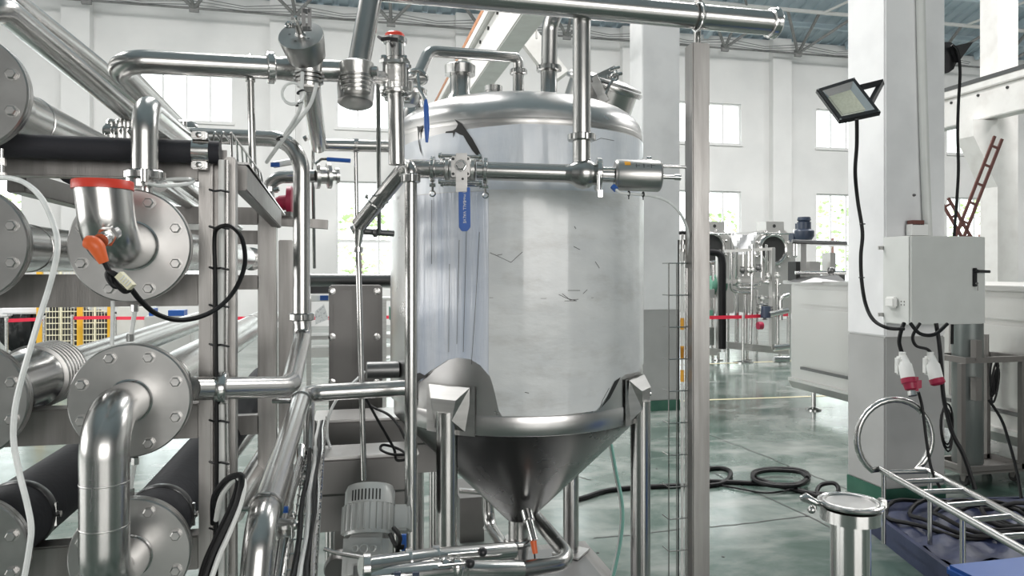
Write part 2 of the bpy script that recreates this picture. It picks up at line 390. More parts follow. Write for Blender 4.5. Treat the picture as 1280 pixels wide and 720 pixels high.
# lattice truss along the back wall
TR = thing('roof_truss', 'long grey lattice truss with tie rods running under the blue roof', 'truss', (10, YW-.6, HW))
yt = YW-.7; yu = 22.8; nodes_x = [-13.9+3.06*k for k in range(14)]
for i, x in enumerate(nodes_x):
    nb = V((x, yt, 10.12)); top = 11.15
    for dx in (-1.45, -.15, 1.35):
        MB().cyl(nb, V((x+dx, yu, top)), .055, 8).build('web_bar', 'truss', TR)
    MB().box((x-.14, yt-.05, 10.0), (x+.14, yt+.05, 10.26)).build('node_plate', 'truss', TR)
MB().cyl(V((XL, yt, 10.12)), V((XR, yt, 10.12)), .04, 8).build('bottom_chord', 'truss', TR)
MB().cyl(V((XL, yu, 11.15)), V((XR, yu, 11.15)), .075, 8).build('top_chord', 'trusslight', TR)
for j in range(3):
    P = []
    for i, x in enumerate(nodes_x[:-1]):
        P += [V((x, yt-.1-.05*j, 10.2+.1*j)), V((x+1.53, yt-.1-.05*j, 10.2+.1*j-.08-.05*j))]
    tag(MB().tube(P, .014, 5).build('overhead_wire', 'truss'), ['lowest of the sagging wires strung along the roof truss', 'middle sagging wire strung along the roof truss', 'highest of the sagging wires strung along the roof truss'][j], 'wire')
for i in range(0, 8, 1):   # diagonal tie rods under the roof
    x = nodes_x[i*2 if i*2 < 14 else 13]
    MB().cyl(V((x, yu, 11.15)), V((x+3.06, yu-4, 12.4)), .05, 8).build('tie_rod', 'trusslight', TR)
    MB().cyl(V((x+3.06, yu, 11.15)), V((x, yu-4, 12.4)), .04, 8).build('tie_rod', 'truss', TR)
# concrete columns, painted white, grey and green from the top down
def column(pxl, pxm, pxr, Yf, name, ztop=11.0, dep=None):
    x0 = atY(pxm, 300, Yf).x; x1 = atY(pxr, 300, Yf).x
    t = ((pxl-CX)/FOC); yb = x0*(ct-t*st)/(st+t*ct)
    if dep: yb = Yf+dep
    r = thing(name, None, None, ((x0+x1)/2, (Yf+yb)/2, 0), kind='structure')
    MB().box((x0, Yf, 1.36), (x1, yb, ztop)).build('white_shaft', 'column', r, bevel=.012)
    MB().box((x0, Yf, .14), (x1, yb, 1.36)).build('grey_dado', 'colgrey', r, bevel=.012)
    MB().box((x0-.002, Yf-.002, 0), (x1+.002, yb+.002, .14)).build('green_skirting', 'colgreen', r, False)
    return x0, x1, Yf, yb
C1 = column(1059, 1106, 1182, 4.95, 'column')
C2 = column(787, 803, 850, 9.0, 'column')
# crane runways
def girder(name, label, x0, x1, z0, z1, y0, y1, rm='rust'):
    r = thing(name, label, 'girder', ((x0+x1)/2, (y0+y1)/2, z0))
    MB().box((x0+.1, y0, z0), (x1-.1, y1, z1-.18)).box((x0, y0, z1-.18), (x1, y1, z1)).build('beam', 'girder', r, bevel=.02)
    MB().box((x0+.0, y0, z1), (x0+.12, y1, z1+.1)).build('crane_rail', rm, r, False)
    for k in range(int((y1-y0)/.8)): MB().cyl(V((x0+.07, y0+.4+.8*k, z1-.3)), V((x0+.11, y0+.4+.8*k, z1-.3)), .035, 8).build('bolt_hole', 'dark', r)
    return r
g1 = girder('crane_girder', 'white concrete crane girder with rusty rail above the tank', 2.35, 2.95, 5.6, 6.5, 9.0, 24.6)
a, b = at(640, 20, 13.8), at(700, 98, 13.8)
MB().bar(a, b, .3, .36).build('corbel_brace', 'girder', g1, False)
sk_ = thing('column', None, None, (3.6, 13.6, 0), kind='structure'); MB().box((3.35, 13.5, 0), (3.9, 14.0, 5.3)).build('shaft', 'column', sk_, False)
for yy in (11.2, 16.5, 22): MB().box((2.95, yy, 5.62), (2.97, yy+.04, 6.3)).build('stiffener', 'girder', g1, False)
g2 = girder('crane_girder', 'white concrete crane girder with dark rail at the right edge', 14.9, 15.5, 5.55, 6.45, 7, 17.3, 'darksteel')
for yy in (14.6,):
    p = V((15.2, yy, 0)); r = thing('column', None, None, p, kind='structure')
    MB().box((15.3, yy-.25, 0), (15.9, yy+.25, 9.5)).build('shaft', 'girder', r, False)
    MB().prism([V((15.3, yy-.25, 3.9)), V((15.3, yy-.25, 5.5)), V((14.6, yy-.25, 5.5)), V((14.6, yy-.25, 5.1))], V((0, .5, 0))).build('corbel', 'girder', r, False)
# distant column row on the right
r = thing('column', None, None, V((18.2, 17, 0)), kind='structure')
MB().box((18, 15, 0), (18.7, 15.5, 9.8)).build('shaft', 'column', r, False)
# floor markings and cracks
def floorstrip(name, label, cat, P, wd, m, z=.003, kind=None):
    mb = MB(); P = [V((p.x, p.y, 0)) for p in P]; vs = []
    for i, p in enumerate(P):
        d = (P[min(i+1, len(P)-1)]-P[max(i-1, 0)]).normalized(); n = V((-d.y, d.x, 0))*wd/2
        vs += [p+n+Z_*z, p-n+Z_*z]
    mb.add(vs, [(2*i, 2*i+1, 2*i+3, 2*i+2) for i in range(len(P)-1)])
    vb = [v-Z_*(z-.0005) for v in vs]; o = mb.build(name, m, None, False)
    if kind: o['kind'] = kind
    else: tag(o, label, cat)
    return o
floorstrip('floor_marking', 'cream painted line on the green floor by the belt stanchion base', 'floor line', [atZ(800, 458, 0), atZ(1080, 448, 0)], .09, 'yline')
floorstrip('floor_marking', 'nearer cream painted line on the green floor left of the big cabinet foot', 'floor line', [atZ(800, 503, 0), atZ(1060, 494, 0)], .07, 'yline')
ck = [[(885, 543), (930, 560), (975, 578), (1030, 600), (1060, 612)], [(740, 673), (800, 668), (860, 661), (930, 655), (1010, 645)], [(890, 590), (930, 610), (1000, 640), (1050, 665)], [(740, 600), (690, 590)]]
for i, c_ in enumerate(ck):
    P = cspline([atZ(x, y, 0) for x, y in c_], 6)
    P = [p+V((random.uniform(-.01, .01), random.uniform(-.01, .01), 0)) for p in P]
    floorstrip('floor_crack', None, None, P, .012, 'dark', .002, kind='structure')
for i in range(7):
    p = atZ(random.uniform(740, 1050), random.uniform(520, 700), 0)
    MB().lathe(p, Z_, [(0, .012), (.004, .008)], 8).build('crumb', 'dark')
for o in [o for o in COL.objects if o.name.startswith('crumb')]: tag(o, 'small dark crumb of dirt lying on the green floor', 'dirt', 'dark crumbs scattered on the floor')
# trees outside the windows
rt = random.Random(4)
for i, (px, h) in enumerate([(905, 5.2), (1040, 6.0), (1225, 6.5), (1140, 5.4), (450, 5.0), (1290, 5.8), (20, 5.5), (660, 5)]):
    c = atY(px, 300, YW+9); c.z = 0
    r = thing('tree', ['round pale tree outside the window left of the steel post top', 'pale tree outside the window behind the floodlight column', 'tallest pale tree outside the far right window', 'small pale tree outside right window behind the brown lattice', 'pale tree outside the window left of the tank', 'pale tree at the right edge beyond the girder', 'pale tree outside the far left window', 'pale tree outside the window hidden behind the tank'][i], 'tree', c)
    MB().cyl(c, c+Z_*h*.6, .16, 8, .1).build('trunk', 'brown', r)
    mb = MB()
    for k in range(240):
        q = V((rt.gauss(0, 1), rt.gauss(0, 1), rt.gauss(0, 1))); q = q.normalized()*rt.uniform(.5, 1)**.5
        p = c+V((q.x*1.5, q.y*1.5, h*.62+q.z*h*.36)); e = V((rt.gauss(0, 1), rt.gauss(0, 1), rt.gauss(0, 1))).normalized(); _, u, v = basis(e); s_ = rt.uniform(.12, .24)
        mb.add([p-u*s_, p-v*s_*.6, p+u*s_, p+v*s_*.6], [(0, 1, 2, 3)])
    fo = mb.build('foliage', 'leaf', r, False); fo['kind'] = 'stuff'
# ================================================================== THE TANK
TD = 3.97; TR_ = .674; TC = at(648, 337, TD); TC.z = 0
def phi_of(px):
    a = (px-CX)/FOC; best = None
    lo, hi = -1.40, 1.40
    f = lambda p: ((648-CX)/FOC*TD+TR_*math.sin(p))/(TD-TR_*math.cos(p))-a
    # visible arc is monotone between the two silhouettes
    sl = math.acos(TR_/TD); lo, hi = -sl, sl
    for _ in range(40):
        m = (lo+hi)/2
        if f(m) > 0: hi = m
        else: lo = m
    return (lo+hi)/2
def cylp(phi, r, z): return TC+RT*(r*math.sin(phi))-FW*(r*math.cos(phi))+Z_*z
def zt(phi, py): return CAMH-(py-HY)/FOC*(TD-TR_*math.cos(phi))
def tk(px, py): p = phi_of(px); return p, zt(p, py)
tank = thing('cone_bottom_tank', 'large stainless cone-bottom tank wrapped in pale film on tubular legs', 'tank', (TC.x, TC.y, .1))
ZT, ZB = 2.60, 1.135
prof = [(ZB-.01, .655), (ZB, TR_), (ZT, TR_)]
for i in range(1, 13):
    t = i/12*PI/2; prof.append((ZT+.2*math.sin(t)**.9, .09+(TR_-.09)*math.cos(t)**.72))
MB().lathe(TC, Z_, [(z, r) for z, r in prof], 128).build('shell', 'tank', tank)
MB().lathe(TC, Z_, [(2.575, TR_+.0015), (2.59, TR_+.004), (2.6, TR_+.0015)], 96).build('weld_seam', 'brushed', tank)
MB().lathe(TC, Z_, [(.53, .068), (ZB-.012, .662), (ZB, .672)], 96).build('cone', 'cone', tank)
# protective film panels
def film(name, m, pa, pb, top, bot, off=.004, n=90):
    mb = MB(); vs = []; fs = []; nz = 10
    for i in range(n+1):
        p = pa+(pb-pa)*i/n; zt_, zb_ = top(p), bot(p)
        for j in range(nz+1): 
            ww = math.sin(p*40)*.0008
            vs.append(cylp(p, TR_+off+ww, zb_+(zt_-zb_)*j/nz))
    for i in range(n):
        for j in range(nz): a = i*(nz+1)+j; fs.append((a, a+nz+1, a+nz+2, a+1))
    return mb.add(vs, fs).build(name, m, tank)
def interp(L):
    L = sorted(L)
    def f(p):
        if p <= L[0][0]: return L[0][1]
        for (a, x), (b, y) in zip(L, L[1:]):
            if p <= b: return x+(y-x)*(p-a)/(b-a+1e-9)
        return L[-1][1]
    return f
Z1 = 2.263
film('upper_protective_film', 'film_top', phi_of(506), 1.9, interp([tk(506, 182), tk(520, 176), tk(560, 166), tk(650, 155), (1.9, 2.567)]), lambda p: Z1)
film('right_protective_film', 'film_right', phi_of(611), 1.9, lambda p: Z1+.004, interp([tk(611, 465), tk(616, 480), tk(621, 500), tk(625, 520), tk(690, 519), tk(745, 513), tk(755, 500), tk(765, 480), tk(780, 468), tk(798, 464), (1.9, 1.5)]), .0055)
film('left_protective_film', 'film_left', phi_of(516), phi_of(612), lambda p: Z1-.002, interp([tk(516, 478), tk(528, 476), tk(536, 466), tk(548, 458), tk(560, 450), tk(572, 447), tk(588, 449), tk(600, 456), tk(612, 470)]), .003)
# loosened sheet bulging at the left of the tank
mb = MB(); vs = []; fs = []
for i in range(25):
    p = -2.1+(phi_of(519)+2.1)*i/24
    for j in range(6):
        z = 1.23+(2.27-1.23)*j/5; vs.append(cylp(p, TR_+.022, z))
        vs[-1].z += (.02*math.sin(i*.9) if j == 5 else 0)
for i in range(24):
    for j in range(5): a = i*6+j; fs.append((a, a+6, a+7, a+1))
mb.add(vs, fs).build('scuffed_cladding_sheet', 'tank', tank)
MB().tube([cylp(-2.1+(phi_of(519)+2.1)*i/24, TR_+.023, 1.36) for i in range(25)], .001, 4).build('cladding_seam', 'darksteel', tank)
def patch(name, m, poly, off=.0075, th=0):
    P = [tk(x, y) for x, y in poly]; bm = bmesh.new()
    vs = [bm.verts.new((p, z, 0)) for p, z in P]; bm.faces.new(vs)
    bmesh.ops.triangulate(bm, faces=bm.faces[:]); 
    for _ in range(2): bmesh.ops.subdivide_edges(bm, edges=bm.edges[:], cuts=1, use_grid_fill=True)
    bm.verts.ensure_lookup_table(); bm.verts.index_update()
    mb = MB().add([cylp(v.co.x, TR_+off, v.co.y) for v in bm.verts], [tuple(v.index for v in f.verts) for f in bm.faces]); bm.free()
    return mb.build(name, m, tank)
def cr(L, ox, oy, s): return [(ox+x/s, oy+y/s) for x, y in L]
patch('film_tear', 'dark', cr([(640,65),(690,95),(750,170),(800,240),(850,330),(895,425),(860,418),(800,350),(760,285),(720,215),(690,205),(650,180),(630,235),(628,190),(560,192),(565,178),(625,170),(655,150),(672,112)], 480, 140, 7.2))  # torn film edge, its dark reflection painted in as flat dark colour
patch('film_tear', 'dark', cr([(308,130),(330,135),(368,122),(345,165),(330,190),(325,250),(345,345),(358,400),(335,350),(320,270),(315,180)], 480, 140, 7.2))
patch('film_tear', 'dark', cr([(606,248),(620,225),(645,172),(662,160),(650,185),(632,220)], 480, 400, 2.25))
patch('film_tear', 'dark', cr([(95,150),(104,148),(118,155),(140,138),(120,160),(104,168),(97,178)], 480, 400, 2.25))
def scratch(name, L, r=.0012, m='etch'):
    P = [cylp(tk(x, y)[0], TR_+.0075, tk(x, y)[1]) for x, y in L]
    return MB().tube(P, r, 4).build(name, m, tank)
for L in ([(613,316),(620,319),(639,328),(653,315)], [(622,319),(628,318)], [(716,308),(724,312)], [(717,283),(719,286)], [(743,327),(748,335)], [(698,368),(708,373),(720,376)], [(702,367),(712,375),(722,374)], [(705,376),(719,376)],
          [(709,363),(724,363)], [(728,367),(733,362)], [(656,490),(661,491)], [(600,290),(598,330),(594,400),(590,455)], [(575,300),(573,380),(572,430)], [(563,330),(562,440)], [(585,240),(583,330),(580,440)], [(541,250),(541,330)],
          [(738,178),(750,173),(766,176)], [(760,485),(752,500),(748,512)]):
    scratch('film_scuff', L, .0012 if L[0][1] < 400 else .0016)
for L in ([(612,372),(680,373),(740,372),(802,368)], ): scratch('film_overlap_line', L, .0009)
# lower weld ring
MB().lathe(TC, Z_, [(1.136, TR_+.001), (1.14, TR_+.004), (1.222, TR_+.004), (1.228, TR_+.001)], 96).build('bottom_ring', 'tank', tank)
# legs with pads and hooded brackets
LR, lr = .70, .05
for k, ph in enumerate((math.radians(61), math.radians(-29), math.radians(151), math.radians(-119))):
    d = (cylp(ph, 1, 0)-TC); d.z = 0; sd = V((-d.y, d.x, 0)); c = TC+d*LR
    lg = MB().cyl(c+Z_*.1, c+Z_*1.24, lr, 28).build('leg', 'steel', tank)
    MB().obox(c+Z_*.105, d*.09, sd*.09, Z_*.006).build('foot_plate', 'brushed', lg, False)
    vs = []; fs = []
    for i in range(9):
        q = ph+(-.2+.05*i)
        vs += [cylp(q, TR_+.010, 1.13), cylp(q, TR_+.010, 1.36)]
    pad = MB().add(vs, [(2*i, 2*i+1, 2*i+3, 2*i+2) for i in range(8)])
    vs2 = [v-d*.008 for v in vs]; 
    pad.build('reinforcing_pad', 'brushed', lg)
    b = TR_+.008; w1, w2 = .115, .052
    A = [TC+d*b+sd*w1+Z_*1.355, TC+d*b-sd*w1+Z_*1.355, TC+d*(b+.05)-sd*.07+Z_*1.30, TC+d*(b+.05)+sd*.07+Z_*1.30]
    B = [TC+d*(b-.02)+sd*.10+Z_*1.13, TC+d*(b-.02)-sd*.10+Z_*1.13]
    C = [TC+d*(b+.045)-sd*.045+Z_*1.205, TC+d*(b+.045)+sd*.045+Z_*1.205]
    hb = MB().add(A+B+C, [(0,1,2,3), (3,2,6,7), (0,3,7), (0,7,4), (1,6,2), (1,5,6), (4,7,6,5)])
    hb.build('hooded_bracket', 'brushed', lg, False)
# nozzles on the dome
def domez(r): 
    t = math.acos(max(0, min(1, (r-.09)/(TR_-.09)))**(1/.72)); return ZT+.2*math.sin(t)**.9
def nozzle(px, Dn, r, ztop, m='steel', flare=1.5):
    p = at(px, 100, Dn); p.z = 0; rr = (p-TC).length; z0 = domez(rr)-.03
    o = MB().lathe(p, Z_, [(z0-.02, r*flare), (z0+.035, r*1.25), (z0+.055, r), (ztop, r)], 32).build('nozzle', m, tank)
    return p, o
z_ = lambda py, D: CAMH-(py-HY)/FOC*D
p, o = nozzle(575, 3.72, .052, z_(92, 3.72))
MB().lathe(p, Z_, [(z_(94, 3.72), .06), (z_(94, 3.72), .078), (z_(83, 3.72), .08), (z_(81, 3.72), .07), (z_(80, 3.72), .03)], 40).build('blind_cap', 'bright', o)
p, o = nozzle(617, 4.05, .045, z_(112, 4.05)); MB().lathe(p, Z_, [(z_(114,4.05), .05), (z_(108, 4.05), .05), (z_(107, 4.05), .03)], 28).build('cap', 'bright', o)
p, o = nozzle(518, 3.75, .045, z_(118, 3.75)); MB().lathe(p, Z_, [(z_(124,3.75), .06), (z_(121, 3.75), .068), (z_(113, 3.75), .068), (z_(110, 3.75), .05)], 28).build('cap', 'bright', o)
pA, oA = nozzle(648, 3.85, .03, z_(90, 3.85), flare=1.3)
pB, oB = nozzle(686, 3.75, .043, z_(90, 3.75))
# tilted manway with raised lid clamp
mc = at(750, 122, 4.12); md = (UP*.85+RT*.28-FW*.25).normalized()
mb = MB().lathe(mc-md*.14, md, [(0, .2), (.2, .2)], 48).build('manway_neck', 'steel', tank)
MB().lathe(mc, md, [(.055, .2), (.055, .222), (.07, .226), (.082, .222), (.082, .205)], 48).build('manway_rim', 'steel', mb)
MB().lathe(mc+md*.088, md, [(0, .215), (.012, .21), (.03, .12), (.034, 0)], 40).build('manway_lid', 'brushed', mb)
hp = at(764, 100, 3.93)
h = MB(); h.bar(at(742, 97, 3.9), at(757, 128, 3.86), .012, .05); h.prism([at(738, 96, 3.9), at(768, 82, 3.98), at(770, 92, 3.98), at(753, 128, 3.88)], FW*.012)
h.build('lid_bracket', 'brushed', mb, False)
h = MB().tube(pts([(768, 84, 3.9), (771, 94, 3.88), (762, 106, 3.86), (757, 118, 3.86)]), .008, 8)
h.cyl(at(760, 96, 3.87), at(777, 92, 3.9), .01, 10).cyl(at(762, 88, 3.87), at(774, 84, 3.9), .008, 10); h.torus(at(768, 96, 3.86), FW, .02, .006, 16, 6)
h.build('lid_clamp', 'bright', mb)
# cone outlet
ct_ = MB().cyl(TC+Z_*.40, TC+Z_*.56, .056, 32).build('outlet_neck', 'steel', tank)
MB().lathe(TC, Z_, [(.385, .06), (.385, .075), (.395, .082), (.415, .082), (.425, .075), (.425, .06)], 36).build('outlet_clamp', 'bright', ct_)
sp = at(659, 642, 3.72); sq = at(668, 676, 3.62)
sn = MB().cyl(sp-(sq-sp)*.1, sp+(sq-sp)*.25, .03, 20).cyl(sp, sq, .02, 20).build('sensor_boss', 'bright', tank)
MB().cyl(at(666.5, 676, 3.6), at(669, 692, 3.58), .016, 14, .013).build('sensor_plug', 'orange', sn)
hose('sensor_cable', None, None, pts([(668, 692, 3.58), (668, 702, 3.57), (660, 705, 3.57), (658, 714, 3.57), (666, 719, 3.57), (672, 714, 3.57), (669, 705, 3.58)]), .004, parent=sn)
MB().cyl(at(670, 706, 3.56), at(673, 717, 3.56), .012, 10).build('plug', 'ivory', sn)
# side fitting on tank right
mb = MB().cyl(cylp(1.5, TR_, z_(202, 3.9)), at(812, 200, 3.9), .012, 12).lathe(at(808, 200, 3.9), RT, [(0,.02),(.025,.02)], 12).build('side_port', 'bright', tank)
mb = MB().cyl(cylp(1.5, TR_, z_(492, 3.9)), at(809, 491, 3.9), .013, 12).lathe(at(806, 491, 3.9), RT, [(0,.024),(.03,.024)], 12).build('side_port', 'bright', tank)
# --------------------------------------------------- pipes over the tank
r = thing('arched_pipe', 'thin arched steel pipe from the small valve over to the dome nozzle', 'pipe', at(590, 80, 3.6))
MB().tube(fillet([at(521, 98, 3.4), at(536, 64, 3.5), V((pA.x, pA.y, z_(72, 3.85))), V((pA.x, pA.y, z_(90, 3.85)))], .09), .028, 20).build('tube', 'steel', r)
union(V((pA.x, pA.y, z_(90, 3.85))), Z_, .033, r)
r = thing('overhead_pipe', 'long thick overhead steel pipe crossing above the tank to the tall post', 'pipe', at(700, 10, 2.9))
opA, opB = at(463, -12, 2.62), at(966, 29, 3.02)
od = (opB-opA).normalized()
P = [at(446, 108, 2.50), at(459, -22, 2.58), opA+V((0,0,.03))]
MB().tube(fillet([at(463, -12, 2.8), at(466, -16, 2.78), at(963, 29, 3.02)], .05), .050, 28).tube([at(445, 100, 2.55), at(456, 40, 2.58), at(467, -22, 2.62)], .0395, 28).sphere(at(467, -18, 2.68), .045).build('tube', 'steel', r)
MB().lathe(opB-od*.02, od, [(0, .053), (.004, .06), (.012, .062), (.022, .06), (.03, .064), (.036, .06), (.036, 0)], 32).build('ferrule', 'bright', r)
q = at(873, 21, 2.95)
MB().torus(q, od, .054, .007, 28, 8).bar(q+Z_*.05, q+Z_*.085, .03, .012).cyl(q+Z_*.07-Y_*.03, q+Z_*.07+Y_*.03, .007, 8).build('pipe_clamp', 'bright', r)
r = thing('down_pipe', 'steel pipe dropping from the overhead pipe onto the rear dome nozzle', 'pipe', at(686, 90, 3.7))
MB().tube(fillet([at(760, -14, 3.3), at(688, 14, 3.75), V((pB.x, pB.y, z_(88, 3.75)))], .1), .042, 24).build('tube', 'steel', r)
union(V((pB.x, pB.y, z_(86, 3.75))), Z_, .046, r)
r = thing('riser_pipe', 'vertical steel pipe in front of the tank with slotted union above the ball check', 'pipe', at(727, 220, 3.0))
MB().tube([at(727, 20, 2.95), at(727, 215, 2.95)], .037, 26).build('tube', 'steel', r)
union(at(727, 172, 2.95), Z_, .041, r)
# --------------------------------------------------- valve line in front of the tank
DV = 2.95
axd = (at(740, 218, DV)-at(520, 211, DV)).normalized()
def ax(px, py=None): return at(px, 211+(px-520)*.031 if py is None else py, DV)
ln = thing('valve_line_pipe', 'horizontal steel pipe with clamps running across the front of the tank', 'pipe', ax(600))
MB().tube([ax(500), ax(557)], .038, 26).build('tube', 'steel', ln)
MB().tube([ax(596), ax(716)], .037, 26).build('tube', 'steel', ln)
for px in (541, 607):
    c = clamp(ax(px), axd, .038, ln); wing(ax(px), -Z_-FW*.1, .036, axd, c)
bp_ = thing('globe_check_valve', 'round ball shaped steel valve body at the foot of the vertical pipe', 'valve', ax(728))
prof = [(-.075, .037), (-.055, .04)]+[(.062*math.sin(t), .062*math.cos(t)) for t in [i/8*PI-PI/2 for i in range(2, 7)]]+[(.06, .045)]
MB().lathe(ax(729), axd, prof, 32).build('body', 'steel', bp_)
MB().lathe(ax(716), axd, [(0,.04),(.002,.046),(.008,.046),(.012,.04)], 28).build('weld_ring', 'bright', bp_)
c = clamp(ax(748), axd, .048, bp_, w=.024); 
MB().cyl(ax(746)+Z_*(-.01)-FW*.06, ax(746)-Z_*.075-FW*.06, .009, 10).obox(ax(748)-Z_*.085-FW*.06, RT*.009, FW*.009, Z_*.014).build('clamp_bolt', 'bright', c)
ac = thing('pneumatic_actuator', 'steel cylinder actuator with an orange label at right end of the valve line', 'actuator', ax(798))
MB().lathe(ax(752), axd, [(0,.032),(.05,.032),(.055,.022),(.06,.022)], 24).build('yoke', 'steel', ac)
for dz, df in ((.02,-.03),(-.02,-.03),(0,.03)): MB().cyl(ax(752)+Z_*dz+FW*df, ax(772)+Z_*dz+FW*df, .006, 8).build('yoke_rod', 'bright', ac)
L = (ax(826)-ax(768)).length
MB().lathe(ax(768), axd, [(0,.04),(0,.056),(.006,.062),(.012,.064),(L-.012,.064),(L-.004,.061),(L,.055),(L,.02)], 40).build('cylinder', 'brushed', ac)
def onbarrel(c, d, R, da, du, along, ang):  # small rect wrapped on a barrel; c axis pt, d axis dir
    d, _, _ = basis(d); u = (-FW+d*FW.dot(d)).normalized(); v = d.cross(u)
    if v.z < 0: v = -v
    vs = []; n = 6
    for i in range(n+1):
        a = ang-du/2+du*i/n
        q = (u*math.cos(a)+v*math.sin(a))*R
        vs += [c+d*(along-da/2)+q, c+d*(along+da/2)+q]
    return MB().add(vs, [(2*i, 2*i+1, 2*i+3, 2*i+2) for i in range(n)])
onbarrel(ax(768), axd, .0648, .024, .34, .045, .72).build('warning_label', 'label', ac)
for k, (dx, w) in enumerate(((.085,.018),(.11,.01),(.128,.012),(.148,.016))): onbarrel(ax(768), axd, .0645, w, .05, dx, .55+.07*(k%2)).build('etched_mark', 'etch', ac)
for k in range(3): onbarrel(ax(768), axd, .0645, .004, .3, .08+.03*k, .55).build('etched_mark', 'etch', ac)
for py, rr, x1 in ((208,.006,857),(221,.009,850)):
    MB().cyl(at(824, py, DV-.01), at(x1, py+1, DV), rr, 10).build('indicator_rod', 'steel', ac)
MB().cyl(at(843, 221.5, DV), at(851, 222, DV), .012, 12).build('rod_tip', 'bright', ac)
MB().cyl(at(766, 233, DV-.05), at(770, 237, DV-.06), .012, 10).build('blue_push_fitting', 'blue', ac)
hose('air_hose', 'thin milky air hose hanging from the actuator across to the wire tray', 'hose', pts([(768, 235, DV-.06), (776, 241, DV-.05), (795, 243, DV-.04), (815, 245, DV-.02), (835, 252, DV), (851, 268, DV), (860, 292, 3.02), (861, 330, 3.05), (859, 480, 3.07), (858, 700, 3.07)]), .006, 'hose')
for i, (x, y) in enumerate(((786, 242), (804, 243))): tag(MB().torus(at(x, y, DV-.04), X_, .009, .003, 10, 6).cyl(at(x, y+2, DV-.05), at(x, y+7, DV-.05), .002, 6).build('cable_tie', 'blackplastic'), ['black cable tie on the air hose nearer the orange label', 'black cable tie on the air hose under the cylinder end'][i], 'cable tie')
# ball valve with blue lever
bv = thing('ball_valve', 'three piece steel ball valve with blue lever hanging in front of the tank', 'valve', ax(576))
MB().lathe(ax(556), axd, [(0,.04),(.004,.056),(.018,.056),(.022,.047),(.105,.047),(.109,.056),(.123,.056),(.127,.04)], 32).build('body', 'cast', bv)
for dz in (.05, -.055):
    for df in (-.045, .045):
        b = MB().cyl(ax(552)+Z_*dz+FW*df, ax(600)+Z_*dz+FW*df, .007, 10)
        b.hexbolt(ax(553)+Z_*dz+FW*df, -axd, .011, .01).hexbolt(ax(599)+Z_*dz+FW*df, axd, .011, .01).build('tie_bolt', 'bright', bv)
pl = MB().obox(ax(577)-FW*.062+Z_*.006, RT*.038, FW*.006, Z_*.042).build('mounting_plate', 'brushed', bv, bevel=.004)
for sx in (-1, 1):
    for sz in (-1, 1): MB().lathe(ax(577)-FW*.068+Z_*(.006+.03*sz)+RT*.029*sx, -FW, [(0, .006), (.001, .006)], 12).build('screw_hole', 'dark', pl)
lv = MB().obox(ax(578.5)-FW*.074+Z_*(-.02), RT*.023, FW*.003, Z_*.078).build('lever_arm', 'brushed', bv, bevel=.002)
MB().hexbolt(ax(578)-FW*.077+Z_*.008, -FW, .02, .016).build('stem_nut', 'bright', lv)
MB().lathe(ax(580)-FW*.078-Z_*.045, -FW, [(0,.005),(.0008,.005)], 12).build('lever_hole', 'dark', lv)
gp = MB().prism([at(573, 234, DV-.075), at(587.5, 234, DV-.075), at(588, 284, DV-.075), at(584, 289, DV-.075), at(577, 289, DV-.075), at(573.5, 284, DV-.075)], FW*.012).build('blue_grip', 'blue', bv, bevel=.002)
text_mb('BALL VALVE', .017, at(580.6, 265, DV-.0765), -Z_, RT).build('lettering', 'white', gp, False)
text_mb('( PN64', .013, at(580.6, 246, DV-.0765), -Z_, RT).build('lettering', 'white', gp, False)
# inclined pipe, elbow and slim drain pipe at the left end of the line
ip = thing('inclined_pipe', 'inclined steel pipe dropping from the valve line to a thin drain tube', 'pipe', at(475, 245, 2.9))
MB().tube(fillet([ax(520), ax(506), at(449, 281, 3.12)], .05), .034, 24).build('tube', 'steel', ip)
MB().cyl(at(449, 283, 3.12), at(447.5, 308, 3.12), .028, 18, .013).build('reducer', 'bright', ip)
MB().cyl(at(447.5, 308, 3.12), at(455, 600, 3.12), .0125, 14).build('drain_tube', 'steel', ip)
MB().lathe(at(447.6, 312, 3.12), Z_, [(-.012,.016),(-.01,.022),(.01,.022),(.012,.016)], 16).build('clamp', 'bright', ip)
MB().torus(at(470, 252, 2.98), (at(449, 281, 3.12)-ax(506)), .037, .004, 20, 6).cyl(at(461, 247, 2.98), at(457, 245, 2.98), .009, 8).cyl(at(480, 254, 2.98), at(485, 251, 2.98), .009, 8).build('pipe_clamp', 'bright', ip)
MB().cyl(at(440, 288, 3.12), at(448, 284, 3.12), .02, 14).build('end_cap', 'bright', ip)
MB().cyl(at(450, 289, 3.13), at(492, 292, 3.2), .014, 14).lathe(at(467, 291, 3.14), axd, [(0,.02),(.015,.02)], 14).build('side_branch', 'darksteel', ip)
dp = thing('slim_drain_pipe', 'slim vertical steel pipe with union in front of the tank left side', 'pipe', at(513, 720, 2.85))
MB().tube(fillet([at(504, 212, 2.9), at(513.5, 205, 2.85), at(513.5, 740, 2.85)], .05), .0245, 20).build('tube', 'steel', dp)
union(at(513.5, 223, 2.85), Z_, .027, dp, .035)
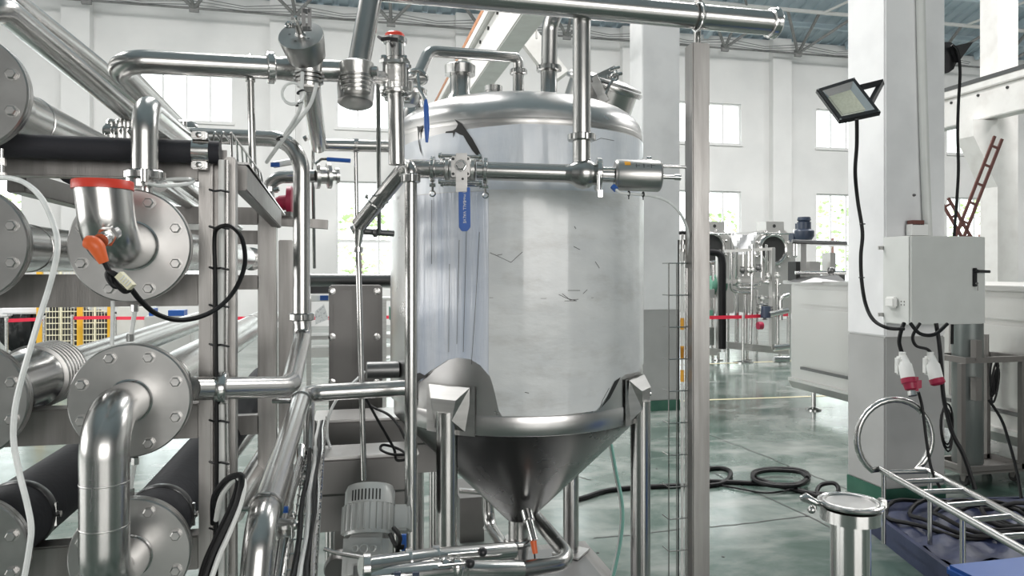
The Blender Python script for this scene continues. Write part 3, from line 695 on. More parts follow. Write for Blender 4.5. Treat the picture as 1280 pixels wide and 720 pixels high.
# left riser with small ball valve and red cap
rv = thing('sampling_riser', 'vertical steel riser pipe topped by a ball valve and red cap', 'pipe', at(493, 200, 2.8))
MB().tube([at(493.5, 46, 2.8), at(494.5, 120, 2.8), at(496, 206, 2.8)], .0315, 26).build('tube', 'steel', rv)
MB().tube([at(493.5, 52, 2.8), at(494, 72, 2.8)], .035, 26).build('upper_neck', 'bright', rv)
v = MB().lathe(at(494.5, 117, 2.8), Z_, [(0,.04),(0,.05),(.012,.052),(.016,.043),(.105,.043),(.109,.052),(.121,.05),(.121,.04)], 32).build('valve_body', 'cast', rv)
for i in range(4):
    a = PI/4+i*PI/2; q = (RT*math.cos(a)+FW*math.sin(a))*.055
    MB().cyl(at(494.5, 119, 2.8)+q, at(494.5, 77, 2.8)+q, .006, 8).hexbolt(at(494.5, 78, 2.8)+q, Z_, .012, .014).hexbolt(at(494.5, 119, 2.8)+q, -Z_, .012, .012).build('tie_bolt', 'bright', v)
    MB().obox(at(494.5, 114, 2.8)+q*.9, q.normalized()*.016, q.cross(Z_).normalized()*.014, Z_*.006).build('flange_ear', 'cast', v)
    MB().obox(at(494.5, 80, 2.8)+q*.9, q.normalized()*.016, q.cross(Z_).normalized()*.014, Z_*.006).build('flange_ear', 'cast', v)
MB().obox(at(486, 97, 2.8)-FW*.043+RT*.018, RT*.012, FW*.002, Z_*.022).build('cast_mark', 'brushed', v)
cc = clamp(at(493.5, 51, 2.8), Z_, .033, rv, w=.022)
MB().tube(pts([(497, 50, 2.73), (486, 48, 2.72), (478, 49, 2.73), (473, 46, 2.75)]), [.009, .007, .009, .006], 8).build('clamp_handle', 'blackplastic', cc)
MB().lathe(at(493.5, 47, 2.8), Z_, [(0,.038),(.012,.037),(.018,.03),(.018,0)], 28).build('red_cap', 'redcap', rv)
# small valve with thin blue handle right of it
sv = thing('small_butterfly_valve', 'small steel valve with thin blue handle between riser and tank', 'valve', at(520, 110, 3.1))
MB().lathe(at(517, 97, 3.2), RT, [(-.05,.02),(-.03,.02),(-.03,.032),(.03,.032),(.03,.02),(.06,.02)], 20).build('body', 'cast', sv)
clamp(at(523, 96, 3.2), (at(536, 64, 3.5)-at(521, 98, 3.4)), .032, sv, w=.016)
MB().tube(pts([(522, 92, 3.1), (524, 112, 3.08), (532, 126, 3.05)]), .008, 8).build('handle_stem', 'bright', sv)
MB().tube(pts([(532, 124, 3.05), (532.5, 132, 3.05), (533.5, 160, 3.05), (533.5, 178, 3.05)]), [.006,.011,.012,.006], 10).build('handle_grip', 'blue', sv)
MB().lathe(at(508, 132, 3.1), Z_, [(0,.04),(.02,.055),(.05,.055),(.055,.03),(.1,.03)], 24).build('lower_body', 'cast', sv)
MB().cyl(at(495, 100, 2.85), at(516, 97, 3.2), .018, 14).build('link_tube', 'steel', sv)
# --------------------------------------------------- actuated valve group at the top left
av = thing('mixproof_valve', 'steel valve with round turned actuator head above the left pipes', 'valve', at(388, 90, 2.4))
dd = (Z_*.58-FW*.82+RT*.0).normalized(); hc = at(384, 72, 2.42)
MB().lathe(hc, dd, [(0,.056),(.004,.062),(.085,.074),(.09,.072),(.094,.018),(.1,.012),(.135,.012)], 48).build('actuator_head', 'flange', av)
for i in range(5):
    a = 2*PI*i/5; _, u_, v_ = basis(dd); q = (u_*math.cos(a)+v_*math.sin(a))*.036
    MB().cyl(hc+dd*.086+q, hc+dd*.093+q, .0045, 8).build('head_screw', 'darksteel', av)
MB().cyl(hc+dd*.1, hc+dd*.16, .006, 8).bar(hc+dd*.125-RT*.04, hc+dd*.125+RT*.035, .008, .014).torus(hc+dd*.13-RT*.03, dd, .01, .003, 12, 6).cyl(hc+dd*.12-RT*.028, hc+dd*.14-RT*.028, .006, 8).build('position_switch', 'bright', av)
MB().bar(at(380, 38, 2.3), at(379, 10, 2.3), .008, .012).bar(at(387, 38, 2.3), at(387, 10, 2.3), .008, .012).bar(at(379, 14, 2.3), at(388, 14, 2.3), .01, .012).bar(at(379, 36, 2.3), at(388, 36, 2.3), .01, .012).build('bracket', 'darksteel', av)
lc = at(386, 92, 2.42)
for k in range(3): MB().lathe(lc-Z_*(.013*k)-dd*.0, Z_, [(-.008,.04),(-.006,.052-.002*k),(.0,.052-.002*k),(.003,.042)], 32).build('clamp_ring', 'steel', av)
MB().lathe(lc-Z_*.045, Z_, [(0,.038),(.09,.045)], 28).build('valve_body', 'cast', av)
vt = tag(MB().tube(pts([(388, 104, 2.42), (391, 130, 2.6), (398, 182, 3.05)]), [.034,.034,.034], 22).build('valve_down_pipe', 'steel'), 'steel pipe leaning down from the turned actuator valve to the far pipe', 'pipe')
for i, L in enumerate(([(378, 90, 2.3), (377, 112, 2.3), (374, 138, 2.32), (355, 170, 2.4), (335, 200, 2.5)], [(396, 104, 2.33), (388, 130, 2.34), (372, 152, 2.36), (350, 180, 2.42), (333, 203, 2.5)])):
    hose('air_tube', ['white air tube dropping straight from the turned actuator head', 'white air tube crossing the pipe below the turned actuator'][i], 'hose', pts(L), .006, 'hose')
tag(MB().torus(at(366, 117, 2.3), -FW, .034, .005, 28, 6).build('hose_coil', 'hose'), 'small loop of white air tube left of the actuator pipe', 'hose')
for i, (x, y, D) in enumerate(((376, 115, 2.3), (374, 130, 2.31), (350, 173, 2.4))): tag(MB().torus(at(x, y, D), Z_-RT*.5, .012, .003, 12, 6).build('cable_tie', 'blackplastic'), ['black cable tie on the white tubes beside their loop', 'black cable tie just below the white tube loop', 'black cable tie low on the white tubes by the left pipe'][i], 'cable tie')
# cup shaped valve under the angled pipe
uv = thing('upright_valve', 'steel valve with cup shaped drive under the angled overhead pipe', 'valve', at(443, 115, 2.5))
for k in range(4): MB().lathe(at(445, 96+5*k, 2.5), Z_, [(-.006,.05),(-.005,.06-.003*k),(.003,.06-.003*k),(.005,.045)], 32).build('clamp_ring', 'steel', uv)
MB().lathe(at(446, 98, 2.5), Z_-RT*.02, [(-.05,.046),(.02,.056),(.05,.06),(.055,.054)], 32).build('valve_body', 'cast', uv)
MB().lathe(at(444, 131, 2.56), Z_+FW*.2, [(0,.02),(0,.052),(.006,.062),(.06,.066),(.075,.066),(.08,.05)], 36).build('drive_cup', 'brushed', uv)
MB().cyl(at(457, 96, 2.5), at(478, 97, 2.7), .024, 16).lathe(at(465, 90, 2.5), RT, [(0,.02),(.02,.02)],12).build('side_nipple', 'bright', uv)
# ================================================================== TUBULAR HEATER RACK (left)
YFL = 1.8
FCB = [(163.5, 307), (163, 501), (160, 695)]
FCA = [(-48, 113), (-49, 305), (-49, 503), (-47, 697)]
xB = sum(atY(x, 300, YFL).x for x, _ in FCB)/3; xA = sum(atY(x, 300, YFL).x for x, _ in FCA)/4
fR = 71/FOC*dY(163, YFL)
words = {'B0': 'steel flanged shell tube with red capped elbow, uppermost flange beside the front post',
 'B1': 'steel flanged shell tube feeding the big down bend, beside the front post',
 'B2': 'black insulated shell tube with flange at the bottom beside the post foot',
 'A0': 'steel flanged shell tube at the top left corner of the picture',
 'A1': 'steel flanged shell tube cut by left edge just below the black insulated pipe',
 'A2': 'steel shell tube with corrugated bellows behind its flange at left edge',
 'A3': 'black insulated shell tube at bottom left corner behind the white hose'}
def shell(key, X, z, ymax, r, kind, gap=.05):
    t = thing('shell_tube', words[key], 'heat exchanger tube', (X, YFL+1, z))
    c = V((X, YFL, z))
    MB().lathe(c, Y_, [(0, fR-.003), (.003, fR), (.012, fR), (.0125, fR-.004), (.0145, fR-.004), (.015, fR), (.027, fR), (.03, fR-.003)], 72).build('flange', 'flange', t)
    for i in range(8):
        a = PI/8+i*PI/4; q = c+V((math.cos(a), 0, math.sin(a)))*fR*.82
        MB().hexbolt(q, -Y_, .0115, .011).build('bolt', 'brushed', t)
    y0 = YFL+.03
    if kind == 'steel':
        pr = [(y0, r*.98), (y0+.12, r*.98), (y0+.125, r*1.12), (y0+.16, r*1.12), (y0+.165, r), (ymax, r)]
        MB().lathe(V((X, 0, z)), Y_, pr, 48).build('tube', 'steel', t)
        for yy in (y0+.3, y0+1.1, y0+2.1): MB().lathe(V((X, yy, z)), Y_, [(0, r), (.001, r*1.03), (.004, r*1.03), (.005, r)], 40).build('weld_bead', 'bright', t)
    elif kind == 'bellows':
        pr = [(y0, r*1.15), (y0+.3, r*1.15), (y0+.32, r*1.3)]
        for k in range(7): b_ = y0+.33+.022*k; pr += [(b_, r*1.24), (b_+.003, r*1.42), (b_+.012, r*1.42), (b_+.015, r*1.24)]
        pr += [(y0+.5, r*1.3), (y0+.505, r*.8), (ymax, r*.8)]
        MB().lathe(V((X, 0, z)), Y_, pr[:3], 48).build('tube', 'steel', t)
        MB().lathe(V((X, 0, z)), Y_, pr[2:-2], 48).build('bellows', 'brushed', t)
        MB().lathe(V((X, 0, z)), Y_, pr[-3:], 48).build('rear_tube', 'steel', t)
    else:
        MB().lathe(V((X, 0, z)), Y_, [(y0, r*.75), (y0+.12, r*.75)], 40).build('tube_neck', 'steel', t)
        MB().lathe(V((X, 0, z)), Y_, [(y0+.08, r*.9), (y0+.085, r), (ymax-.1, r), (ymax-.09, r*.9)], 48).build('insulation_sleeve', 'foam', t)
        MB().lathe(V((X, 0, z)), Y_, [(y0+.22, r*1.01), (y0+.225, r*1.04), (y0+.25, r*1.04), (y0+.255, r*1.01)], 48).build('sleeve_strap', 'blackplastic', t)
        MB().cyl(V((X+r*1.0, y0+.24, z-.03)), V((X+r*1.0, y0+.24, z+.03)), .006, 8).cyl(V((X+r*.95, y0+.24, z)), V((X+r*1.15, y0+.24, z)), .008, 8).build('strap_bolt', 'bright', t)
    return t, c
zB = [atY(x, y, YFL).z for x, y in FCB]; zA = [atY(x, y, YFL).z for x, y in FCA]
sB0, cB0 = shell('B0', xB, zB[0], 3.6, .058, 'steel')
sB1, cB1 = shell('B1', xB, zB[1], 4.8, .062, 'steel')
sB2, cB2 = shell('B2', xB, zB[2], 4.6, .082, 'foam')
sA0, cA0 = shell('A0', xA, zA[0], 4.6, .066, 'steel')
sA1, cA1 = shell('A1', xA, zA[1], 2.45, .062, 'steel')
sA2, cA2 = shell('A2', xA, zA[2], 4.8, .062, 'bellows')
sA3, cA3 = shell('A3', xA, zA[3], 4.6, .088, 'foam')
# the run from A1 stepping across behind flange B0
r_ = thing('crossover_pipe', 'steel cross pipe stepping from the left shell tube behind the upper flange', 'pipe', cA1+V((.2, .5, 0)))
MB().tube(fillet([cA1+V((0, .5, 0)), cA1+V((0, .78, 0)), cA1+V((.36, .78, 0))], .1), .06, 28).build('tube', 'steel', r_)
# return bend between B1 and B2, coming forwards
rb = thing('return_bend', 'big steel return bend dropping in front of the two right hand flanges', 'pipe bend', cB2+V((0, -.2, 0)))
fo = V((0, -.175, 0)); rr = .0465
MB().tube(fillet([cB1, cB1+fo, cB2+fo, cB2], .115, 12), rr, 36).build('bend_tube', 'steel', rb)
for c in (cB1, cB2): MB().torus(c+V((0, -.004, 0)), Y_, rr+.001, .003, 40, 6).build('weld_bead', 'bright', rb)
for z in (cB1.z-.135, cB2.z+.13): MB().lathe(V((cB1.x, cB1.y-.175, z)), Z_, [(-.0015, rr), (-.0005, rr+.0006), (.0005, rr+.0006), (.0015, rr)], 36).build('weld_bead', 'brushed', rb)
k = [(0,0),(0,-22),(3,-26),(6,-22),(6,-8)]
MB().tube([at(113+x*.7, 640+y, 1.405) for x, y in ((0,0),(2,-6),(0,-14),(3,-20),(3,-40),(4,-56))], .0009, 4).build('pen_mark', 'etch', rb)
MB().tube([at(112+x, 600+y, 1.405) for x, y in ((0,0),(6,1),(0,8),(7,12))], .0009, 4).build('pen_mark', 'etch', rb)
# elbow with red cap
eb = thing('capped_elbow', 'steel elbow rising from the upper flange with bright red end cap', 'pipe bend', cB0+V((0, -.15, 0)))
e0 = cB0+V((.006, 0, 0)); er = .053
e1 = e0+V((0, -.165, 0)); top = e1+V((-.012, 0, .118))
MB().tube(fillet([e0, e1, top], .11, 12), er, 36).build('bend_tube', 'steel', eb)
MB().torus(e0+V((0, -.004, 0)), Y_, er+.001, .0035, 40, 6).build('weld_bead', 'bright', eb)
MB().lathe(top-Z_*.008, Z_, [(0, er+.002), (0, er+.0045), (.016, er+.0045), (.018, er+.003), (.018, 0)], 40).build('red_cap', 'redcap', eb)
b0 = at(134, 297, 1.40); b1 = at(121, 303, 1.35)
tm = tag(MB().cyl(at(143, 291, 1.44), at(126, 301, 1.38), .014, 14).cyl(at(136, 294, 1.42), at(132, 297, 1.40), .019, 6).build('sensor_pocket', 'bright'), 'small threaded steel sensor pocket on the red capped elbow', 'fitting')
sn = thing('temperature_sensor', 'orange elbow plug on black cable at the red capped elbow', 'sensor', at(120, 310, 1.36))
MB().tube(fillet(pts([(108, 302, 1.36), (119, 305, 1.36), (130, 328, 1.37)]), .02), [.012]*1+[.0145]*9+[.009], 14).build('orange_head', 'orange', sn)
hose('cable', None, None, pts([(130, 326, 1.37), (138, 342, 1.37), (146, 355, 1.36), (156, 364, 1.36), (163, 360, 1.36), (155, 352, 1.36), (146, 344, 1.355), (136, 340, 1.36), (135, 347, 1.36), (144, 358, 1.36), (160, 358, 1.38), (175, 375, 1.4), (195, 392, 1.45), (222, 400, 1.5), (250, 396, 1.55), (275, 383, 1.6), (295, 360, 1.65), (306, 330, 1.68), (303, 300, 1.7), (292, 285, 1.72), (280, 282, 1.74), (270, 288, 1.76), (268, 305, 1.77), (269, 340, 1.77), (270, 420, 1.77), (271, 560, 1.77), (270, 720, 1.77)]), .0052, parent=sn)
MB().obox(at(157, 351, 1.34), (RT*.7-UP*.7).normalized()*.017, (RT*.7+UP*.7).normalized()*.007, FW*.007).build('ivory_connector', 'ivory', sn, False)
for i in range(4): MB().obox(at(153+2.6*i, 347+2.6*i, 1.328), (RT*.7+UP*.7).normalized()*.006, (RT*.7-UP*.7).normalized()*.001, FW*.001).build('connector_rib', 'white', sn, False)
# pipe stub and clamp above flange B0, gooseneck going back
gn = thing('gooseneck_pipe', 'steel gooseneck pipe with slotted union standing in front of the black insulated pipe', 'pipe', at(181, 220, 1.68))
MB().tube(fillet([at(181, 214, 1.66), at(181, 131, 1.66), at(252, 190, 2.9)], .07, 12), .0285, 32).build('tube', 'steel', gn)
union(at(181, 219, 1.66), Z_, .031, gn, .022)
MB().lathe(at(174, 227, 1.66), Z_, [(-.012, .03), (.008, .03)], 28).build('ferrule', 'bright', gn)
MB().cyl(at(184, 227, 1.67), at(184, 246, 1.67), .0115, 14).build('stub_tube', 'steel', gn)
MB().lathe(at(181, 219, 1.615), Z_, [(-.014, .006), (-.014, .009), (.014, .009), (.014, .006)], 10).build('union_lug', 'bright', gn)
tag(MB().tube(cspline(pts([(183, 229, 1.62), (200, 232, 1.66), (225, 231, 1.7), (241, 228, 1.74), (238, 224, 1.8), (215, 224, 1.8), (200, 227, 1.78), (195, 232, 1.7)]), 6), .0045, 8).build('hose_coil', 'hose'), 'flattened loop of white tubing beside the slotted union', 'hose')
# insulated crosspipe
ic = thing('insulated_pipe', 'black foam insulated pipe running level across the rack front', 'pipe', at(130, 185, 1.75))
ia, ib = atY(-60, 181, 1.95), atY(275, 190, 1.95)
ia.z = ib.z = (atY(0, 181, 1.95).z+atY(270, 191, 1.95).z)/2
MB().tube([ia, ib], .0285, 28).build('insulation_sleeve', 'foam', ic)
q = atY(252, 190, 1.95); q.z = ia.z
bk = MB().lathe(q, X_, [(-.02, .0295), (-.02, .032), (.02, .032), (.02, .0295)], 28).build('pipe_bracket', 'bright', ic)
for s in (-1, 1): MB().obox(q+V((0, -.02, s*.037)), X_*.019, Y_*.012, Z_*.010).build('bracket_ear', 'bright', bk, bevel=.003); MB().hexbolt(q+V((0, -.032, s*.037)), -Y_, .008, .005).build('bracket_screw', 'steel', bk)
MB().lathe(ib, X_, [(0, .026), (.001, .026)], 24).build('cut_end', 'dark', ic)
# ------------------------------------------------- frame
fr = thing('rack_frame', 'brushed stainless box section frame carrying the flanged shell tubes', 'frame', (-.8, 2.6, 0))
YP = 1.97
def vpost(pxa, pxb, ytop, Y, dep, zb=0):
    a = atY(pxa, 300, Y).x; b = atY(pxb, 300, Y).x; z = atY((pxa+pxb)/2, ytop, Y).z
    return MB().box((a, Y, zb), (b, Y+dep, z)).build('post', 'post', fr, False, bevel=.004)
vpost(248, 265.5, 200, YP, .05); vpost(280, 294, 196, YP, .05)
a = atY(265, 300, YP).x; b = atY(281, 300, YP).x
MB().box((a, YP+.03, 0), (b, YP+.036, atY(270, 185, YP).z)).build('channel_web', 'beam', fr, False)
vpost(322, 345, 255, 2.95, .07); vpost(348, 366, 300, 3.6, .06)
def hbeam(pxa, pxb, pya, pyb, Y, dep, pref=None):
    a = atY(pxa, 300, Y).x; b = atY(pxb, 300, Y).x; m = pref if pref is not None else (pxa+pxb)/2
    z0 = atY(m, pyb, Y).z; z1 = atY(m, pya, Y).z
    return MB().box((a, Y, z0), (b, Y+dep, z1)).build('cross_beam', 'beam', fr, False, bevel=.004)
hbeam(-220, 249, 193, 222, YP+.04, .05, 130)
hbeam(-220, 249, 343, 384, YP+.03, .06, 100)
hbeam(-220, 249, 512, 557, YP+.03, .06, 60)
hbeam(-220, 249, 681, 725, YP+.03, .06, 100)
hbeam(150, 323, 259, 280, 2.95, .05, 305); hbeam(150, 323, 288, 305, 3.1, .05, 305); hbeam(150, 323, 344, 362, 2.95, .05, 305); hbeam(150, 323, 520, 544, 2.95, .05, 305); hbeam(150, 323, 611, 632, 2.95, .05, 305)
def zbeam(p, q, w, h, m='beam', name='rail_beam'):
    return MB().bar(p, q, w, h).build(name, m, fr, False, bevel=.003)
zbeam(at(300, 222, 1.98), at(346, 274, 2.85), .035, .07)       # inclined side rail with bright top
zbeam(at(20, 227, 2.0), at(250, 290, 3.6), .05, .06)
tr_ = thing('cable_ladder_rail', 'pale steel ladder tray with thin wire guard sloping back from the front post', 'cable tray', at(310, 220, 2.2))
MB().bar(at(298, 204, 2.0), at(348, 268, 3.0), .055, .006).build('tray_plate', 'bright', tr_, False)
ga, gb = at(289, 166, 1.95), at(326, 216, 2.6)
ha, hb_ = at(290, 196, 1.98), at(330, 238, 2.6)
MB().cyl(ga, gb, .0035, 6).build('guard_wire', 'bright', tr_)
for k in range(8):
    t = k/7; MB().cyl(ga.lerp(gb, t), ha.lerp(hb_, t), .003, 6).build('guard_wire', 'bright', tr_)
for x in (265, 275): MB().tube(fillet(pts([(x, 186, 1.93), (x+3, 163, 1.93), (x+12, 176, 2.0)]), .01), .003, 6).build('guard_wire', 'bright', tr_)
# wires and cable ties in the channel of the front post
for i, (x, m, rd, lab) in enumerate(((277, 'white', .0085, 'flat white cable trunk running down inside the front post channel'), (283.5, 'steel', .005, 'thin steel tube running down the right side of the post channel'))):
    tag(MB().tube(pts([(x, 200, 1.82), (x, 330, 1.82), (x-1, 450, 1.82), (x+1, 600, 1.82), (x, 730, 1.82)]), rd, 8).build('cable', m), lab, 'cable')
tg = 'black cable ties along the post channel'
for i, (y, w_) in enumerate(((237, 'under the insulated pipe bracket'), (283, 'where the black cable loop leaves the post'), (334, 'inside the black cable loop'), (381, 'low inside the black cable loop'), (430, 'just above the lower flange top'), (525, 'below the level pipe clamp'), (577, 'halfway between pipe clamp and cable bundle'), (660, 'behind the slanting cable bundle'))):
    P = pts([(262, y, 1.80), (268, y+2, 1.78), (276, y+1, 1.77), (286, y+3, 1.79)])
    tag(MB().tube(P, .003, 6).build('cable_tie', 'blackplastic'), 'black cable tie on the post, '+w_, 'cable tie', tg)
# cable bundle sweeping out of the post at the bottom
for i, (L, m, rd, lab) in enumerate((
    ([(268, 640, 1.75), (270, 618, 1.7), (283, 600, 1.66), (298, 594, 1.62), (302, 600, 1.6), (296, 630, 1.58), (280, 665, 1.56), (266, 695, 1.54), (254, 730, 1.52)], 'black', .0075, 'thick black cable looping out of the post near the bottom'),
    ([(270, 650, 1.74), (276, 622, 1.7), (290, 602, 1.66), (300, 598, 1.62), (305, 606, 1.6), (300, 632, 1.58), (286, 668, 1.56), (274, 695, 1.54), (262, 730, 1.52)], 'white', .006, 'white cable looping out of the post beside the black one'),
    ([(266, 655, 1.75), (267, 622, 1.72), (280, 604, 1.68), (295, 597, 1.64), (297, 606, 1.62), (288, 634, 1.6), (272, 668, 1.58), (258, 698, 1.56), (248, 730, 1.54)], 'black', .006, 'left thinner black cable looping out of the post near the bottom'))):
    hose('cable', lab, 'cable', pts(L), rd, m)
# white hose in the far left foreground
hose('drain_hose', 'long milky hose swinging down across the left flanges', 'hose', pts([(-14, 226, 1.5), (5, 222, 1.45), (30, 228, 1.4), (52, 248, 1.36), (67, 280, 1.34), (72, 310, 1.32), (64, 350, 1.3), (50, 395, 1.28), (38, 435, 1.27), (28, 470, 1.27), (19, 510, 1.27), (17, 550, 1.27), (24, 590, 1.27), (34, 630, 1.27), (39, 660, 1.27), (36, 690, 1.27), (29, 730, 1.27)]), .0052, 'hose')
# small fittings and short white tubes between the flanges
ft = thing('drain_link', 'short slanted white tube with hex nuts between the right flanges', 'tube', at(165, 400, 1.68))
MB().cyl(at(168.5, 389, 1.68), at(163.5, 421, 1.68), .0052, 10).build('tube', 'hose', ft)
for x, y in ((168.5, 385), (163, 422)): MB().lathe(at(x, y, 1.68), Z_, [(-.009,.006),(-.008,.009),(.008,.009),(.009,.006)], 6).build('hex_nut', 'bright', ft)
tag(MB().cyl(at(141, 376, 1.66), at(140, 432, 1.66), .0045, 8).build('short_tube', 'hose'), 'short straight white tube hanging between the right flanges', 'tube')
ft = thing('drain_link', 'short white tube with hex nuts right of the big return bend', 'tube', at(386*0+168, 600, 1.68))
MB().cyl(at(168, 580, 1.68), at(163, 612, 1.68), .005, 10).build('tube', 'hose', ft)
for x, y in ((169, 576), (163, 615)): MB().lathe(at(x, y, 1.68), Z_, [(-.009,.006),(-.008,.009),(.008,.009),(.009,.006)], 6).build('hex_nut', 'bright', ft)
ft = thing('small_fitting', 'small stacked steel fitting under the beam at the left edge', 'fitting', at(3, 200, 1.8))
MB().cyl(at(2, 186, 1.6), at(2, 220, 1.6), .005, 10).lathe(at(2, 200, 1.6), Z_, [(-.012,.009),(.004,.009)], 6).lathe(at(2, 216, 1.6), Z_, [(-.006,.01),(.0,.01)], 6).build('body', 'bright', ft)
# ------------------------------------------------- long diagonal pipes upper left
D1 = thing('diagonal_pipe', 'lower of two long parallel pipes slanting in from the top left corner', 'pipe', at(100, 90, 2.2))
MB().tube(fillet([at(-60, 40, 1.8), at(-4, 4, 1.85), at(172, 150, 2.9)], .06), .0365, 24).build('tube', 'steel', D1)
D2 = thing('diagonal_pipe', 'upper darker pipe of the two slanting from the top left corner', 'pipe', at(100, 70, 2.4))
MB().tube([at(-10, -22, 2.0), at(20, 4, 2.1), at(243, 177, 4.0)], .033, 24).build('tube', 'steel', D2)
lp = thing('looped_level_pipe', 'level steel pipe with long elbow joining the turned actuator valve', 'pipe', at(260, 85, 2.5))
MB().tube(fillet([at(440, 90, 2.62), at(395, 88, 2.58), at(137, 75, 2.3), at(246, 182, 3.35)], .085, 12), .0385, 28).build('tube', 'steel', lp)
lx = (at(435, 90, 2.62)-at(137, 75, 2.3)).normalized()
for px, n_ in ((338, 1),): clamp(at(px, 84.8, 2.52), lx, .039, lp, w=.028)
MB().lathe(at(350, 85.4, 2.53), lx, [(0, .039), (.06, .046), (.1, .046)], 28).build('reducer', 'steel', lp)
sup = thing('pipe_support', 'thin vertical support rod under the level pipe near the left window', 'support', at(314, 300, 2.48))
MB().cyl(at(313, 93, 2.5), at(316.5, 230, 2.5), .0125, 14).build('rod', 'steel', sup)
MB().torus(at(313, 83.6, 2.5), lx, .042, .005, 24, 6).cyl(at(311, 74, 2.5), at(317, 74, 2.46), .007, 8).cyl(at(313, 94, 2.5), at(313, 102, 2.5), .017, 12).build('ring_hanger', 'bright', sup)
# level pipe further back with drop
bpp = thing('dropping_pipe', 'steel pipe running level then dropping down beside the rack to a union', 'pipe', at(377, 300, 2.6))
MB().tube(fillet([at(215, 168, 2.75), at(377, 175, 2.62), at(377, 404, 2.62)], .13, 12), .0295, 26).build('tube', 'steel', bpp)
union(at(377, 396, 2.62), Z_, .032, bpp, .028)
MB().tube(fillet([at(377, 398, 2.62), at(378, 421, 2.62), at(364, 478, 2.05), at(355, 483.5, 2.0), at(240, 486, 1.72)], .07, 8), .0285, 26).build('lower_tube', 'steel', bpp)
cc = clamp(at(277, 485, 1.79), X_, .0285, bpp, w=.026); 
MB().lathe(at(277, 470, 1.78), Z_, [(-.004,.012),(.004,.012)], 6).build('clamp_nut', 'bright', cc)
vv = thing('clustered_valve', 'cluster of small steel valve bodies behind the black insulated pipe', 'valve', at(150, 160, 2.8))
for i, x in enumerate((139, 150, 160)):
    MB().lathe(at(x, 170, 2.8), Z_, [(-.02,.02),(-.02,.026),(.025,.026),(.03,.018),(.05,.018),(.055,.02),(.065,.012)], 18).build('valve_body', 'cast', vv)
MB().cyl(at(132, 164, 2.8), at(215, 168, 2.8), .024, 16).lathe(at(134, 164, 2.8), X_, [(0,.033),(.02,.033)], 16).lathe(at(146, 164, 2.8), X_, [(0,.033),(.012,.033)], 16).build('manifold', 'steel', vv)
rv2 = tag(MB().lathe(at(233, 164, 2.78), lx, [(-.05,.03),(-.04,.045),(.02,.045),(.04,.03)], 20).cyl(at(229, 160, 2.7), at(229, 152, 2.7), .014, 10).build('pipe_reducer', 'steel'), 'steel reducer joint on the level pipe left of the wire guard', 'fitting')
# ------------------------------------------------- big inclined pipe coming forward
bf = thing('forward_pipe', 'thick steel pipe sloping towards the camera then dropping at the bottom', 'pipe', at(330, 640, 1.8))
MB().tube(fillet([at(505, 485, 3.1), at(379, 492, 2.95), at(326, 655, 1.62), at(313, 800, 1.55)], .085, 12), .035, 32).build('tube', 'steel', bf)
pd = (at(326, 655, 1.62)-at(379, 492, 2.95)).normalized()
def bfp(t): return at(379, 492, 2.95).lerp(at(326, 655, 1.62), t)
MB().torus(bfp(.93), pd, .038, .0035, 32, 6).cyl(bfp(.93)+Z_*.037-RT*.015-FW*.012, bfp(.93)+Z_*.037+RT*.015-FW*.012, .004, 8).cyl(bfp(.93)-RT*.035, bfp(.93)-RT*.075, .008, 8).build('pipe_clamp', 'bright', bf)
MB().torus(bfp(.1), pd, .038, .003, 32, 6).cyl(bfp(.1)-RT*.03, bfp(.1)-RT*.11, .01, 8).build('pipe_clamp', 'bright', bf)
tag(MB().tube(fillet(pts([(379, 495, 3.05), (387, 500, 3.05), (385, 600, 2.8), (372, 600, 2.6)]), .04), .022, 16).build('side_pipe', 'steel'), 'short steel pipe dropping behind the thick forward pipe', 'pipe')
s2 = thing('slim_forward_pipe', 'slim steel pipe with small valve beside the thick forward pipe', 'pipe', at(360, 640, 2.2))
MB().tube(pts([(378, 565, 2.9), (354, 655, 2.1)]), .014, 14).tube(pts([(356, 668, 2.05), (346, 740, 1.9)]), .019, 14).build('tube', 'steel', s2)
MB().cyl(at(378, 560, 2.9), at(377, 585, 2.75), .022, 14).lathe(at(377, 583, 2.75), Z_, [(-.01,.028),(.01,.028)], 14).build('union', 'bright', s2)
MB().lathe(at(355, 662, 2.05), Z_, [(-.02,.02),(-.02,.03),(-.01,.03),(0,.02),(.01,.03),(.02,.03),(.022,.018)], 18).cyl(at(348, 652, 2.05), at(372, 656, 2.05), .01, 10).sphere(at(368, 656, 2.03), .014, 10).sphere(at(366, 642, 2.06), .01, 10).build('small_valve', 'cast', s2)
MB().obox(at(356, 637, 2.1), RT*.009, FW*.004, Z_*.009).build('blue_handle', 'blue', s2, False)
# wire cable tray with cables at floor level
wt = thing('wire_mesh_tray', 'wire mesh cable tray full of cables beside the forward pipe', 'cable tray', at(385, 640, 2.3))
t0, t1 = at(398, 530, 3.4), at(372, 760, 1.55)
sdv = X_*.035
for k in range(4):
    o_ = sdv*(-1+2*k/3); MB().cyl(t0+o_, t1+o_, .0025, 6).build('long_wire', 'bright', wt)
for k in range(26):
    t = (k/25)**1.4; c = t0.lerp(t1, t)
    MB().tube([c-sdv+Z_*.035, c-sdv, c+sdv, c+sdv+Z_*.035], .0025, 5).build('cross_wire', 'bright', wt)
for k, (m, dx) in enumerate((('black', -.018), ('white', 0), ('black', .015), ('steel', .028))):
    P = [t0.lerp(t1, t/10)+X_*(dx+.004*math.sin(t*1.7+k))+Z_*.012 for t in range(11)]
    tag(MB().tube(P, .0075, 8).build('tray_cable', m), ['left black cable lying in the floor wire tray', 'white cable lying in the floor wire tray', 'right black cable lying in the floor wire tray', 'thin grey cable lying along the right of the floor wire tray'][k], 'cable')
